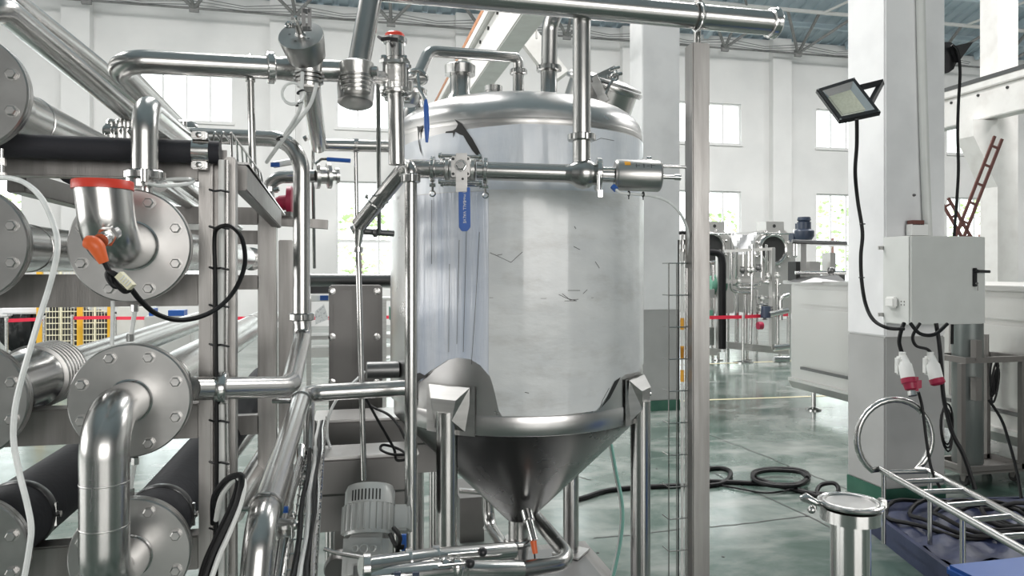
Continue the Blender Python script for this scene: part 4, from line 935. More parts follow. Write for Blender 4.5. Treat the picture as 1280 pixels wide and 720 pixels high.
# extra receding pipes seen through the rack
for i, (a_, b_, rr_, lab) in enumerate((
    ((200, 232, 2.2), (262, 272, 3.4), .02, 'slim upper pipe slanting back behind the front post top'),
    ((218, 222, 2.3), (300, 285, 3.6), .014, 'very thin pipe slanting back under the insulated pipe'),
    ((290, 640, 2.3), (345, 545, 3.6), .04, 'steel pipe slanting back low between the two rack posts'),
    ((180, 706, 2.1), (330, 520, 4.2), .03, 'thin steel pipe slanting back below the right black sleeve'),
    ((0, 712, 2.1), (140, 590, 3.8), .02, 'thin steel pipe slanting back under left black sleeve'))):
    tag(MB().cyl(at(*a_), at(*b_), rr_, 20).build('receding_pipe', 'steel'), lab, 'pipe')
tag(MB().cyl(at(92, 212, 2.6), at(150, 246, 3.9), .055, 20).build('receding_sleeve', 'foam'), 'black insulated pipe slanting back above the red cap', 'pipe')
# --------------------------------------------------- valve line, left of the tank at the back
gp_ = thing('angled_gauge_pipe', 'short bent pipe with round end valve and blue lever behind the rack', 'pipe', at(370, 220, 3.1))
MB().tube(fillet(pts([(335, 262, 3.1), (335, 222, 3.1), (395, 220, 3.1)]), .07), .027, 20).build('tube', 'steel', gp_)
MB().lathe(at(394, 220, 3.1), lx, [(0,.03),(0,.055),(.015,.055),(.02,.035),(.045,.035),(.05,.055),(.065,.055),(.066,.022),(.085,.022),(.086,.034),(.1,.034),(.1,.02)], 24).build('end_valve', 'cast', gp_)
MB().tube(pts([(394, 205, 3.05), (402, 199, 3.05), (412, 199, 3.05)]), .006, 6).build('lever', 'bright', gp_)
MB().tube(pts([(409, 199, 3.05), (438, 201, 3.05)]), .009, 8).build('blue_grip', 'blue', gp_)
MB().tube(pts([(342, 206, 3.0), (365, 202, 3.05)]), .014, 8).build('second_grip', 'white', gp_)
MB().obox(at(344, 206, 2.97), RT*.018, FW*.004, Z_*.009).build('blue_print', 'blue', gp_)
MB().lathe(at(337, 240, 3.1), Z_, [(0,.03),(0,.036),(.02,.036),(.02,.03)], 18).cyl(at(343, 238, 3.08), at(349, 236, 3.08), .01, 8).build('clamp', 'bright', gp_)
rp = thing('red_device', 'dark red round instrument partly hidden behind the dropping pipe', 'instrument', at(360, 255, 3.3))
MB().lathe(at(362, 252, 3.3), X_, [(-.012,.04),(-.012,.07),(.01,.072),(.016,.06),(.016,0)], 28).build('disc', 'magenta', rp)
MB().cyl(at(350, 254, 3.3), at(361, 253, 3.3), .035, 16).sphere(at(349, 254, 3.3), .03, 12).build('housing', 'magenta', rp)
MB().cyl(at(337, 245, 3.1), at(340, 262, 3.2), .012, 10).lathe(at(338, 258, 3.15), Z_, [(-.02,.02),(.02,.02)], 10).build('stem', 'darksteel', rp)
MB().bar(at(345, 268, 3.2), at(366, 268, 3.2), .06, .02).build('base_plate', 'beam', rp)
tag(MB().bar(at(340, 276, 3.25), at(410, 281, 3.3), .06, .04).build('short_beam', 'beam'), 'short stainless beam end sticking out right of dropping pipe', 'beam')
fp = thing('far_level_pipe', 'far level steel pipe running behind the riser into the tank side', 'pipe', at(440, 182, 3.3))
MB().tube([at(396, 181, 3.1), at(486, 183, 3.15)], .026, 20).build('tube', 'steel', fp)
MB().lathe(at(398, 178, 3.05), lx, [(-.015,.03),(-.015,.038),(.012,.038),(.012,.03)], 20).cyl(at(380, 174, 3.0), at(384, 172, 3.0), .012, 8).build('clamp', 'bright', fp)
MB().cyl(at(444.5, 186, 3.13), at(446, 280, 3.13), .009, 10).build('support_rod', 'steel', fp)
MB().lathe(at(444.5, 182, 3.13), lx, [(-.01,.026),(-.01,.031),(.01,.031),(.01,.026)], 20).build('hanger_ring', 'bright', fp)
tag(MB().cyl(at(472.5, 104, 2.8), at(474, 290, 3.16), .009, 12).build('support_rod', 'steel'), 'thin steel rod hanging beside the left riser pipe', 'support')
tag(MB().cyl(at(391, 186, 3.2), at(393, 335, 3.4), .008, 10).build('support_rod', 'steel'), 'thin steel rod hanging right behind the dropping pipe', 'support')
# --------------------------------------------------- cabinets behind
lb = tag(MB().tube(pts([(370, 350, 5.2), (500, 350, 5.2)]), .048, 20).build('crash_bar', 'darksteel'), 'dark level steel bar running behind the grey panelled cabinet', 'bar')
cb = thing('panelled_cabinet', 'grey steel panelled upright cabinet with corner screws left of the tank', 'cabinet', at(443, 500, 5.0))
A, B = axbox(411, 478, 357, 560, 4.9, .4); A.z = 0
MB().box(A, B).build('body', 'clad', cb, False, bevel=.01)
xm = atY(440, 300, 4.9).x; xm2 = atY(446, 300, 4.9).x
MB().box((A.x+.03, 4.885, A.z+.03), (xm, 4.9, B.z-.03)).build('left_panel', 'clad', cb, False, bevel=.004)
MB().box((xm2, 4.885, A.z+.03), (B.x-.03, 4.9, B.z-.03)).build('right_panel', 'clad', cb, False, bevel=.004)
for x, y in ((415, 364), (471, 364), (415, 421), (471, 421), (415, 478), (471, 478)): MB().lathe(atY(x, y, 4.883), -Y_, [(0,.024),(.004,.024),(.006,.012),(.01,.012)], 12).build('corner_screw', 'bright', cb)
def trough(name, label, pxl, xr, pyt, pyb, Df, Dback, kind):
    a_ = at(pxl, pyt, Df); z1 = a_.z; zb = at(pxl, pyb, Df).z
    t = thing(name, label, 'cabinet', (a_.x+.5, a_.y+.2, zb))
    dy = Dback
    MB().box((a_.x, a_.y, zb), (xr, a_.y+dy, z1)).build('body', 'clad', t, False, bevel=.012)
    MB().box((a_.x-.004, a_.y-.006, z1-.004), (xr+.004, a_.y+dy, z1+.008)).build('top_lid', 'brushed', t, False, bevel=.003)
    MB().prism([V((a_.x+.01, a_.y-.002, zb+.17)), V((a_.x+.01, a_.y+.03, zb)), V((a_.x+.01, a_.y+dy-.02, zb)), V((a_.x+.01, a_.y+dy-.02, zb+.17))], V((xr-a_.x-.02, 0, 0))).build('lower_pan', 'clad', t, False)
    for xx in (a_.x+.08, xr-.1):
        for yy in (a_.y+.08, a_.y+dy-.08): MB().cyl(V((xx, yy, 0)), V((xx, yy, zb+.03)), .02, 12).build('leg', 'steel', t)
    return t
x_r = atY(520, 300, 3.15).x
trough('low_cabinet', 'nearer low stainless cabinet behind the gear motor, left of the tank legs', 388, x_r+.02, 575, 668, 3.15, .22, 1)
trough('low_cabinet', 'farther low stainless cabinet at the foot of the grey panelled cabinet', 393, x_r+.3, 528, 600, 3.9, .3, 1)
hose('black_cable', 'black cable coil lying on the nearer low cabinet top', 'cable', pts([(455, 494, 3.2), (475, 530, 3.15), (492, 560, 3.1), (496, 575, 3.05), (510, 572, 3.0), (500, 562, 3.1), (480, 556, 3.14), (476, 562, 3.12), (490, 568, 3.08), (508, 568, 3.0)]), .006)
hose('black_cable', 'second black cable dropping diagonally behind the level lower pipe', 'cable', pts([(452, 494, 3.25), (465, 508, 3.2), (485, 518, 3.15), (498, 532, 3.1), (506, 548, 3.05)]), .006)
hose('white_cable', 'thin white cable arching over the farther low cabinet', 'cable', pts([(456, 465, 3.6), (442, 478, 3.5), (424, 495, 3.4), (411, 520, 3.35), (409, 545, 3.35), (413, 560, 3.3)]), .007, 'hose')
tag(MB().lathe(at(458, 463, 3.6), X_, [(0,.03),(.003,.043),(.16,.043)], 20).build('end_pipe', 'darksteel'), 'short dark capped pipe end left of the tank shell', 'pipe')
# --------------------------------------------------- gear motor and pump at the foot
gm = thing('gear_motor', 'grey painted gear motor standing tilted behind the bottom manifold', 'motor', at(465, 690, 2.5))
ma = (Z_*.86+FW*.5-RT*.06).normalized(); m0 = at(461, 664, 2.75)
MB().lathe(m0, ma, [(-.02,.075),(-.02,.092),(0,.092),(.09,.092),(.092,.096),(.145,.096),(.165,.088),(.172,.06),(.172,0)], 40).build('motor_housing', 'motor', gm)
_, mu, mv = basis(ma)
for i in range(26):
    a = 2*PI*i/26; q = (mu*math.cos(a)+mv*math.sin(a))
    MB().obox(m0+ma*.04+q*.097, ma*.048, q*.008, q.cross(ma)*.0018).build('cooling_fin', 'motor', gm, False)
side = (-FW*.86+Z_*.5)
for i in range(-4, 5):
    q = (side*math.cos(i*.14)+RT*math.sin(i*.14)); q = (q-ma*q.dot(ma)).normalized()
    MB().obox(m0+ma*.118+q*.096, ma*.02, q*.0015, q.cross(ma)*.0028).build('vent_slot', 'dark', gm, False)
MB().obox(m0+ma*.155+RT*.035-FW*.07, RT*.016, ma*.006, FW*.004).build('handle_slot', 'dark', gm, False)
MB().obox(m0+RT*.125+ma*.045, RT*.03, ma*.048, (ma.cross(RT)).normalized()*.04).build('terminal_box', 'motor', gm, bevel=.008)
MB().obox(m0+RT*.157+ma*.045, RT*.004, ma*.044, (ma.cross(RT)).normalized()*.036).build('terminal_lid', 'motor', gm, bevel=.003)
MB().obox(m0-ma*.1, RT*.085, ma*.09, (ma.cross(RT)).normalized()*.075).build('gear_housing', 'motor', gm, bevel=.025)
for i, x in enumerate((-1, 0, 1)): MB().torus(m0-ma*.05-FW*.082+RT*.032*x+Z_*.02, (-FW*.9+Z_*.3), .014 if x == 0 else .011, .0035, 18, 6).build('embossed_ring', 'motor', gm)
MB().obox(m0-ma*.11-FW*.085, RT*.032, ma*.028, FW*.02).build('name_plate', 'bright', gm, bevel=.003)
MB().lathe(m0-ma*.19-FW*.03, Z_, [(-.12,.1),(-.02,.1),(.02,.085),(.05,.05),(.05,0)], 32).build('pump_flange', 'motor', gm)
MB().torus(m0-ma*.155-FW*.1, RT, .014, .006, 16, 8).build('eye_bolt', 'darksteel', gm)
pm = thing('pump_casing', 'dark steel pump casing beside the gear motor foot', 'pump', at(440, 720, 2.4))
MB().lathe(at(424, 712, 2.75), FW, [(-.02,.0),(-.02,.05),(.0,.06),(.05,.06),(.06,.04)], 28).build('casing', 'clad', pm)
hose('armoured_cable', 'grey cable entering the terminal box side of the gear motor', 'cable', pts([(405, 686, 2.6), (420, 691, 2.6), (435, 694, 2.6), (455, 697, 2.6)]), .008, 'steel')
for i, L in enumerate(([(492, 660, 2.45), (500, 672, 2.4), (497, 690, 2.4), (507, 705, 2.4)], [(488, 668, 2.45), (495, 682, 2.4), (505, 684, 2.4)])): hose('motor_cable', ['black cable leaving the motor terminal box downwards', 'short black cable stub beside the motor terminal box'][i], 'cable', pts(L), .008)
tag(MB().obox(at(505, 678, 2.5), RT*.008, FW*.006, Z_*.028).build('blue_lever', 'blue'), 'small blue valve lever behind the slim drain pipe foot', 'lever')
# manifold along the bottom with ball knob handles
mf = thing('bottom_manifold', 'bright steel manifold pipes crossing along the bottom edge under the tank', 'pipe', at(540, 705, 2.4))
MB().tube(pts([(452, 709, 2.2), (540, 697, 2.35), (640, 688, 2.6)]), .030, 22).build('front_pipe', 'bright', mf)
MB().tube(pts([(452, 722, 2.2), (560, 712, 2.3), (650, 712, 2.5)]), .03, 22).build('lower_pipe', 'bright', mf)
for x, y in ((459, 708), (511, 701), (545, 697)): MB().lathe(at(x, y, 2.2+(x-452)/550), X_, [(-.012,.032),(-.01,.04),(.01,.04),(.012,.032)], 22).build('clamp', 'bright', mf)
for x, y, D, x0 in ((603, 690, 2.3, 560), (587.5, 704, 2.25, 548)):
    hr = MB().cyl(at(x0, y+4, D), at(x, y, D), .0045, 8).build('lever_rod', 'steel', mf)
    MB().sphere(at(x, y, D), .0155, 16).build('ball_knob', 'blackplastic', hr)
MB().cyl(at(585, 704, 2.25), at(585, 725, 2.25), .004, 8).build('lever_rod', 'steel', mf)
for x in (556, 571): MB().lathe(at(x, 708, 2.3), Z_, [(-.03,.02),(0,.026),(.02,.02),(.026,.012),(.03,0)], 14).build('dome_nut', 'bright', mf)
for i, x in enumerate((520, 497)): MB().obox(at(x, 717, 2.2), RT*.010, FW*.006, Z_*.005).build('blue_lever', 'motorblue', mf)
# pipework under the cone
r = thing('discharge_bend', 'large steel bend curling forward beneath the cone outlet', 'pipe', at(690, 690, 3.5))
MB().tube(fillet(pts([(664, 640, 4.1), (716, 702, 3.65), (650, 712, 3.5)]), .12), .04, 26).build('tube', 'steel', r)
r2 = thing('outlet_tee', 'steel tee and reducer hanging under the clamped cone outlet', 'fitting', TC+Z_*.2)
MB().lathe(TC, Z_, [(.1,.03),(.2,.045),(.27,.045),(.37,.058),(.388,.058)], 30).cyl(TC+Z_*.28, at(600, 702, 3.6), .034, 20).build('body', 'steel', r2)
r = tag(MB().tube(fillet(pts([(609, 600, 4.4), (611, 655, 4.4), (636, 694, 4.0)]), .1), .036, 22).torus(at(613, 660, 4.38), Z_, .04, .006, 20, 6).build('suction_pipe', 'steel'), 'steel pipe dropping behind the cone left side then slanting forward', 'pipe')
# second tank frame behind under cone
bx = thing('pump_cabinet', 'grey cabinet with pipe rail seen below the cone between the left legs', 'cabinet', at(585, 640, 5.2))
MB().box(at(575, 690, 5.0), at(600, 612, 5.2)+Y_*.3).build('body', 'clad', bx, False)
MB().cyl(at(574, 613, 5.0), at(603, 615, 5.0), .02, 10).build('rail', 'steel', bx)
# skid under tank
sk = thing('tank_skid', 'stainless skid frame under the tank legs reaching the floor', 'frame', V((TC.x, TC.y, 0)))
MB().box((TC.x-.95, TC.y-.8, .03), (TC.x+.62, TC.y-.72, .095)).build('rail_beam', 'beam', sk, False)
MB().box((TC.x-.95, TC.y+.62, .03), (TC.x+.62, TC.y+.70, .095)).build('rail_beam', 'beam', sk, False)
MB().box((TC.x+.54, TC.y-.72, .03), (TC.x+.62, TC.y+.62, .095)).build('rail_beam', 'beam', sk, False)
MB().box((TC.x-.95, TC.y-.72, .03), (TC.x-.87, TC.y+.62, .095)).build('rail_beam', 'beam', sk, False)
MB().box((TC.x-.87, TC.y-.72, .085), (TC.x+.54, TC.y+.62, .095)).build('deck_plate', 'darksteel', sk, False)
for sx in (-.9, .57):
    for sy in (-.76, .66): MB().cyl(V((TC.x+sx, TC.y+sy, 0)), V((TC.x+sx, TC.y+sy, .035)), .03, 14).build('foot', 'steel', sk)
# ================================================================== RIGHT SIDE
# tall square post with pipe stand
tp = thing('square_post', 'tall square brushed steel post holding up the overhead pipe end', 'post', at(876, 700, 3.0))
yp = at(866, 300, 3.0).y; xa = atY(866, 300, yp).x; xb = atY(887.5, 300, yp).x; zt_ = atY(876, 53, yp).z
MB().box((xa, yp, 0), (xb, yp+.075, zt_)).build('column_tube', 'post', tp, False, bevel=.004)
MB().box((xa-.03, yp-.03, 0), (xb+.03, yp+.105, .012)).build('base_plate', 'brushed', tp, False)
MB().cyl(V(((xa+xb)/2, yp+.037, zt_)), V(((xa+xb)/2, yp+.037, zt_+.06)), .016, 16).build('stub', 'bright', tp)
# wire basket tray on the left of the post
wb = thing('vertical_wire_tray', 'vertical wire mesh tray with cables fixed left of the square post', 'cable tray', at(850, 700, 3.05))
XW = [at(835, 340, 3.02).x, at(846, 340, 3.02).x, at(855, 340, 3.06).x, at(865, 340, 3.06).x]
YWt = at(845, 340, 3.02).y; z0w, z1w = .1, at(845, 329, 3.0).z
for i, x in enumerate(XW): MB().cyl(V((x, YWt+(.0 if i in (0, 1) else .05), z0w)), V((x, YWt+(.0 if i in (0, 1) else .05), z1w)), .0026, 6).build('long_wire', 'steel', wb)
k = 0
while z1w-.134*k > z0w:
    z = z1w-.134*k; a = V((XW[0], YWt+.06, z)); b = V((XW[0], YWt, z)); c = V((XW[2], YWt-.0, z)); d = V((XW[3], YWt+.05, z))
    MB().tube([a, b, c, d], .0026, 6).build('cross_wire', 'steel', wb); k += 1
xc = at(852.5, 340, 3.06).x; yc = YWt+.03
ct2 = thing('conduit', 'slim white conduit with orange bands standing inside the vertical wire tray', 'conduit', (xc, yc, 0))
MB().cyl(V((xc, yc, .05)), V((xc, yc, z1w+.05)), .0065, 10).build('tube', 'white', ct2)
for y in (405, 442, 470, 440): 
    z = at(852, y, 3.05).z; MB().cyl(V((xc, yc, z-.025)), V((xc, yc, z+.025)), .008, 10).build('orange_band', 'label', ct2)
tag(MB().cyl(V((xc+.016, yc-.01, .05)), V((xc+.016, yc-.01, z1w-.02)), .009, 12).build('steel_conduit', 'steel'), 'steel conduit tube right of the orange banded one in the wire tray', 'conduit')
tag(MB().cyl(V((xc-.012, yc+.01, .1)), V((xc-.012, yc+.01, z1w+.1)), .003, 10).build('dark_cable', 'black'), 'dark cable behind the orange banded conduit in the wire tray', 'cable')
vl = thing('tray_top_valve', 'small stacked steel valve above the vertical wire tray', 'valve', at(853, 310, 3.1))
MB().lathe(at(853, 326, 3.08), Z_, [(0,.01),(.03,.01),(.03,.016),(.05,.016),(.05,.008),(.07,.008),(.07,.014),(.09,.014),(.09,.006),(.13,.006)], 14).build('body', 'cast', vl)
MB().cyl(at(849, 291, 3.08), at(857, 291, 3.08), .008, 10).build('handle', 'blackplastic', vl)
# pale green hose by the right leg
hose('green_hose', 'pale green ribbed hose hanging behind the right tank leg', 'hose', pts([(764, 556, 4.3), (770, 590, 4.2), (777, 625, 4.1), (778, 655, 4.05), (773, 690, 4.0), (764, 730, 3.95)]), .0105, 'green_hose', seg=12)
hose('white_stripe_hose', 'thin white hose running beside the pale green hose', 'hose', [p-RT*.014 for p in pts([(765, 556, 4.3), (771, 590, 4.2), (778, 625, 4.1), (779, 655, 4.05), (774, 690, 4.0), (765, 730, 3.95)])], .006, 'hose', seg=12)
# black cables on the floor
def fz(L, z=.02): return [atZ(x, y, z) for x, y in L]
hose('floor_cable', 'heavy black cable crossing the floor behind the tank legs with a coil past the post', 'cable', fz([(714, 626), (730, 622), (760, 613), (800, 609), (850, 607), (885, 607), (907, 602), (913, 590), (900, 585), (880, 587), (868, 592), (875, 600), (900, 602), (945, 604), (985, 606), (1005, 602), (1010, 593), (995, 587), (965, 586), (945, 589), (942, 596), (960, 603), (990, 611), (1010, 616), (1035, 618)]), .021)
hose('floor_cable', 'second turn of black cable in the oval coil left of the filter housing', 'cable', fz([(1008, 600), (996, 607), (965, 607), (943, 600), (944, 592), (965, 588), (998, 590), (1009, 597)], .055), .019)
hose('floor_cable', 'small black cable loop standing on the floor behind filter housing lid', 'cable', fz([(1000, 612), (1022, 620)], .02)+[atZ(1021, 614, .03), atZ(1027, 606, .06), atZ(1042, 604, .09), atZ(1048, 611, .06), atZ(1044, 619, .03), atZ(1030, 622, .02)], .018)
hose('floor_cable', 'thin black cable trailing on floor left of the coils', 'cable', fz([(890, 604), (930, 612), (960, 616), (990, 612)], .012), .008)
# filter housing with clamped lid
fh = thing('filter_housing', 'shiny steel filter housing with clamped round lid in right foreground', 'filter housing', at(1063, 700, 2.0))
fc = at(1063, 631, 2.0); fc.z = at(1063, 629, 2.0).z; f0 = V((fc.x, fc.y, 0))
MB().lathe(f0, Z_, [(.05, .05), (.12, .052), (fc.z-.05, .052), (fc.z-.045, .08), (fc.z-.012, .08), (fc.z-.01, .06)], 48).build('body', 'bright', fh)
lid = MB().lathe(f0, Z_, [(fc.z-.008, .072), (fc.z-.004, .076), (fc.z+.006, .072), (fc.z+.007, .066), (fc.z+.003, .062), (fc.z+.003, 0)], 48).build('lid', 'flange', fh)
cl = MB().torus(f0+Z_*(fc.z+.001), Z_, .08, .0065, 48, 8).build('clamp_ring', 'bright', fh)
MB().obox(f0+Z_*fc.z+RT*.088, RT*.009, FW*.012, Z_*.013).build('clamp_hinge', 'bright', cl, bevel=.003)
MB().tube([f0+Z_*fc.z-RT*.08, f0+Z_*(fc.z+.004)-RT*.1-FW*.01, f0+Z_*(fc.z+.016)-RT*.125, f0+Z_*(fc.z+.014)-RT*.14], [.007, .009, .014, .006], 10).cyl(f0+Z_*(fc.z-.02)-RT*.1, f0+Z_*(fc.z+.012)-RT*.1, .006, 8).sphere(f0+Z_*(fc.z-.018)-RT*.108, .011, 10).build('clamp_lever', 'bright', cl)
MB().lathe(f0, Z_, [(0, .12), (.01, .12), (.03, .05), (.06, .05)], 32).build('base', 'brushed', fh)
# flood light on the column
FL = thing('flood_light', 'unlit square black floodlight tilted on the left face of the front column', 'lamp', at(1062, 122, 4.9))
fcx = at(1062, 123, 4.85)
q = [at(1020, 111, 4.93), at(1068, 96, 4.95), at(1102, 140, 4.75), at(1050, 151, 4.72)]
cc_ = sum(q, V((0,0,0)))/4; n_ = (q[1]-q[0]).cross(q[3]-q[0]).normalized()
if n_.dot(FW) > 0: n_ = -n_
def ring_quad(o, s1, s2, d1, d2):
    A = [o+(p-cc_)*s1+n_*d1 for p in q]; B = [o+(p-cc_)*s2+n_*d2 for p in q]; return A, B
o_ = cc_
A = [o_+(p-o_)*1.0 for p in q]; B = [p-n_*.035 for p in A]; Ai = [o_+(p-o_)*.80 for p in q]; Bi = [p-n_*.03 for p in [o_+(p-o_)*.56 for p in q]]
mbf = MB(); mbf.add(A+Ai+B, [(i, (i+1) % 4, (i+1) % 4+4, i+4) for i in range(4)]+[(i, i+8, (i+1) % 4+8, (i+1) % 4) for i in range(4)]+[(8, 9, 10, 11)])
hs = mbf.build('housing', 'blackplastic', FL, False, bevel=.006)
for i in range(4):
    j = (i+1) % 4; MB().add([Ai[i]+n_*.001, Ai[j]+n_*.001, Bi[j]+n_*.002, Bi[i]+n_*.002], [(0, 1, 2, 3)]).build('reflector', 'reflector', FL, False)
MB().add([p+n_*.003 for p in Bi], [(0, 1, 2, 3)]).build('led_board', 'led', FL, False)
for p in A: MB().lathe(o_+(p-o_)*.93, n_, [(0, .007), (.003, .007)], 8).build('corner_screw', 'brushed', hs)
for k in range(5): MB().obox(cc_-n_*.065+(q[1]-q[0])*(.16*(k-2)), (q[1]-q[0])*.01, (q[3]-q[0])*.33, n_*.02).build('cooling_rib', 'blackplastic', hs, False)
m1 = (q[1]+q[2])/2*.5+q[1]*.5; br = at(1102, 103, 4.98)
MB().bar(m1-n_*.02, br, .035, .04).build('bracket', 'blackplastic', FL, False)
MB().bar((q[1]*.35+q[2]*.65)-n_*.03, br, .03, .03).build('bracket_strut', 'blackplastic', FL, False)
hose('lamp_cable', 'black cable running down the column from the tilted floodlight to the grey box', 'cable', pts([(1071, 149, 4.7), (1071, 180, 4.75), (1069, 215, 4.8), (1072, 250, 4.85), (1078, 290, 4.85), (1076, 320, 4.85), (1077, 350, 4.85), (1082, 380, 4.8), (1092, 400, 4.7), (1110, 410, 4.6), (1130, 411, 4.6)]), .012)
for i, y in enumerate((280, 347)): tag(MB().torus(at(1078 if i == 0 else 1077, y, 4.85), Z_, .016, .004, 12, 6).build('cable_clip', 'blackplastic'), ['upper black clip on the lamp cable on the column', 'lower black clip on the lamp cable on the column'][i], 'clip')
F2 = thing('flood_light', 'second black floodlight seen from the side behind the column', 'lamp', at(1192, 70, 5.2))
MB().prism([at(1160, 53, 6.05), at(1189, 52, 6.05), at(1197, 58, 6.05), at(1198, 74, 6.05), at(1193, 86, 6.05), at(1186, 91, 6.05), at(1160, 90, 6.05)], V((.0, .15, 0))).build('housing', 'blackplastic', F2, False, bevel=.006)
MB().prism([at(1190, 58, 6.0), at(1217, 52, 6.0), at(1198, 78, 6.0)], V((0, .03, 0))).build('bracket', 'blackplastic', F2, False)
hose('lamp_cable', 'black cable hanging from the second floodlight behind the column edge', 'cable', pts([(1190, 56, 5.98), (1197, 65, 5.98), (1200, 90, 5.98), (1198, 130, 5.98), (1197, 170, 5.98), (1198, 210, 5.98), (1196, 250, 5.98), (1193, 290, 5.98), (1191, 330, 5.98), (1190, 430, 6.0)]), .012)
# grey conduit pipe up the column
yc1 = C1[2]
gc = thing('conduit_pipe', 'pale grey plastic conduit climbing the front face of the column', 'conduit', atY(1156, 290, yc1-.03))
MB().tube([atY(1150, -40, yc1-.03), atY(1152, 60, yc1-.03), atY(1156, 200, yc1-.03), atY(1160, 300, yc1-.03)], .034, 16).build('tube', 'boxgrey', gc)
MB().lathe(atY(1151, 5, yc1-.03), Z_, [(-.015,.03),(.015,.03)], 12).build('saddle_clip', 'cast', gc)
tag(MB().lathe(atY(1142, 244, yc1), -Y_, [(0,.012),(.008,.012),(.02,.006)], 10).build('wall_anchor', 'darksteel'), 'small metal anchor in the column face left of the conduit', 'anchor')
# control box
CBY = yc1-.30
cbx0 = atY(1139, 300, CBY).x; cbx1 = atY(1232, 300, CBY).x; cz1 = atY(1180, 295, CBY).z; cz0 = atY(1180, 406, CBY).z
cb2 = thing('control_box', 'light grey electrical box with black handle mounted on the front column', 'electrical box', ((cbx0+cbx1)/2, CBY+.15, cz0))
MB().box((cbx0, CBY+.02, cz0), (cbx1, yc1-.002, cz1)).build('body', 'boxgrey', cb2, False, bevel=.006)
MB().box((cbx0+.004, CBY, cz0+.004), (cbx1-.002, CBY+.016, cz1-.004)).build('door', 'boxgrey', cb2, False, bevel=.004)
hx = atY(1218, 350, CBY).x; hz = atY(1218, 347, CBY).z
hd = MB().box((hx-.02, CBY-.012, hz-.07), (hx+.018, CBY, hz+.075)).build('handle', 'blackplastic', cb2, False, bevel=.004)
MB().bar(V((hx, CBY-.03, hz+.05)), V((hx+.10, CBY-.045, hz+.046)), .02, .022).cyl(V((hx, CBY-.035, hz+.05)), V((hx, CBY, hz+.05)), .014, 12).build('lever', 'blackplastic', hd, bevel=.004)
MB().lathe(V((hx+.002, CBY-.012, hz-.045)), -Y_, [(0,.012),(.012,.012)], 14).box((hx, CBY-.03, hz-.1), (hx+.004, CBY-.024, hz-.045)).build('key', 'bright', hd)
for y in (310, 393): MB().box((cbx0-.045, yc1-.012, atY(1110, y, yc1).z-.015), (cbx0+.01, yc1-.002, atY(1110, y, yc1).z+.015)).lathe(V((cbx0-.03, yc1-.012, atY(1110, y, yc1).z)), -Y_, [(0,.009),(.006,.009)], 10).build('mounting_lug', 'brushed', cb2)
sz = atY(1114, 377, yc1-.1).z
MB().box((cbx0-.045, yc1-.17, sz-.045), (cbx0, yc1-.07, sz+.04)).build('side_socket', 'white', cb2, False, bevel=.012)
for dy, dz in ((.0,.0),(.03,.0),(.03,.025),(0,.025)): MB().lathe(V((cbx0, CBY+.07+dy, sz-.02+dz)), -X_, [(0,.005),(.002,.005)], 8).build('knockout', 'dark', cb2)
tag(MB().box(atY(1140, 291, yc1-.08)-Z_*.02, atY(1153, 281, yc1-.02)+Y_*.0).build('junction_cap', 'white', smooth=False), 'small white junction cap on top of the grey control box', 'cap')
tag(MB().box(atY(1141, 281, yc1-.08), atY(1148, 276, yc1-.02)).build('brown_plug', 'brown', smooth=False), 'brown plug on the white junction cap above the control box', 'plug')
# cables under the box and plugs
zb = cz0
for i, (L, r) in enumerate((
    ([(1130, 404, 4.75), (1126, 415, 4.72), (1124, 428, 4.7), (1127, 440, 4.68)], .013),
    ([(1150, 404, 4.72), (1141, 420, 4.7), (1145, 432, 4.7), (1158, 436, 4.7), (1163, 440, 4.7)], .010),
    ([(1138, 404, 4.7), (1150, 417, 4.65), (1168, 418, 4.65), (1184, 405, 4.7)], .012),
    ([(1170, 404, 4.72), (1174, 430, 4.7), (1177, 465, 4.65), (1180, 500, 4.6), (1190, 540, 4.5), (1205, 570, 4.45), (1219, 612, 4.4)], .013),
    ([(1148, 490, 4.6), (1153, 510, 4.6), (1158, 550, 4.55), (1164, 585, 4.5), (1175, 610, 4.45)], .009))):
    hose('power_cable', ['black cable from the box bottom down to the left white connector', 'thinner wavy black cable down to the right white connector', 'black cable sagging in a bow under the grey box', 'long black cable from the box down past the gas cylinder', 'black cable hanging from the red plug down to the crate'][i], 'cable', pts(L), r)
def plug(px, py, D, lab, lab2, full):
    t = thing('socket_connector', lab, 'connector', at(px, py, D))
    MB().lathe(at(px, py, D), Z_, [(-.01,.02),(.015,.02)], 14).build('gland', 'white', t)
    a = at(px, py+2, D); d = at(px+8, py+33, D-.06)-a
    MB().obox(at(px-1, py+14, D), RT*.035, FW*.03, Z_*.06).build('back_shell', 'white', t, bevel=.012)
    MB().lathe(a, d, [(.0,.025),(.05,.035),(.06,.042),(d.length,.042)], 20).build('barrel', 'white', t)
    e = a+d
    if full:
        t2 = thing('red_plug', lab2, 'plug', e)
        MB().lathe(e-d*.1, d, [(0,.046),(.03,.046),(.035,.04),(.07,.035),(.075,.024)], 20).build('shell', 'magenta', t2)
        MB().obox(e+RT*.045-Z_*.02, RT*.035, FW*.025, Z_*.045).build('latch_cap', 'magenta', t2, bevel=.02)
        MB().lathe(e+d*.40, d, [(0,.024),(.03,.028),(.035,.02)], 14).build('grey_gland', 'cast', t2)
    else:
        tag(MB().lathe(e-d*.08, d+RT*.02, [(0,.045),(.03,.045),(.04,.03)], 18).build('red_plug', 'magenta'), lab2, 'plug')
plug(1128, 443, 4.65, 'left white hanging industrial connector under the grey box', 'red industrial plug in the left white connector', True)
plug(1163, 443, 4.68, 'right white hanging industrial connector against the column edge', 'dark red plug end in the right white connector', False)
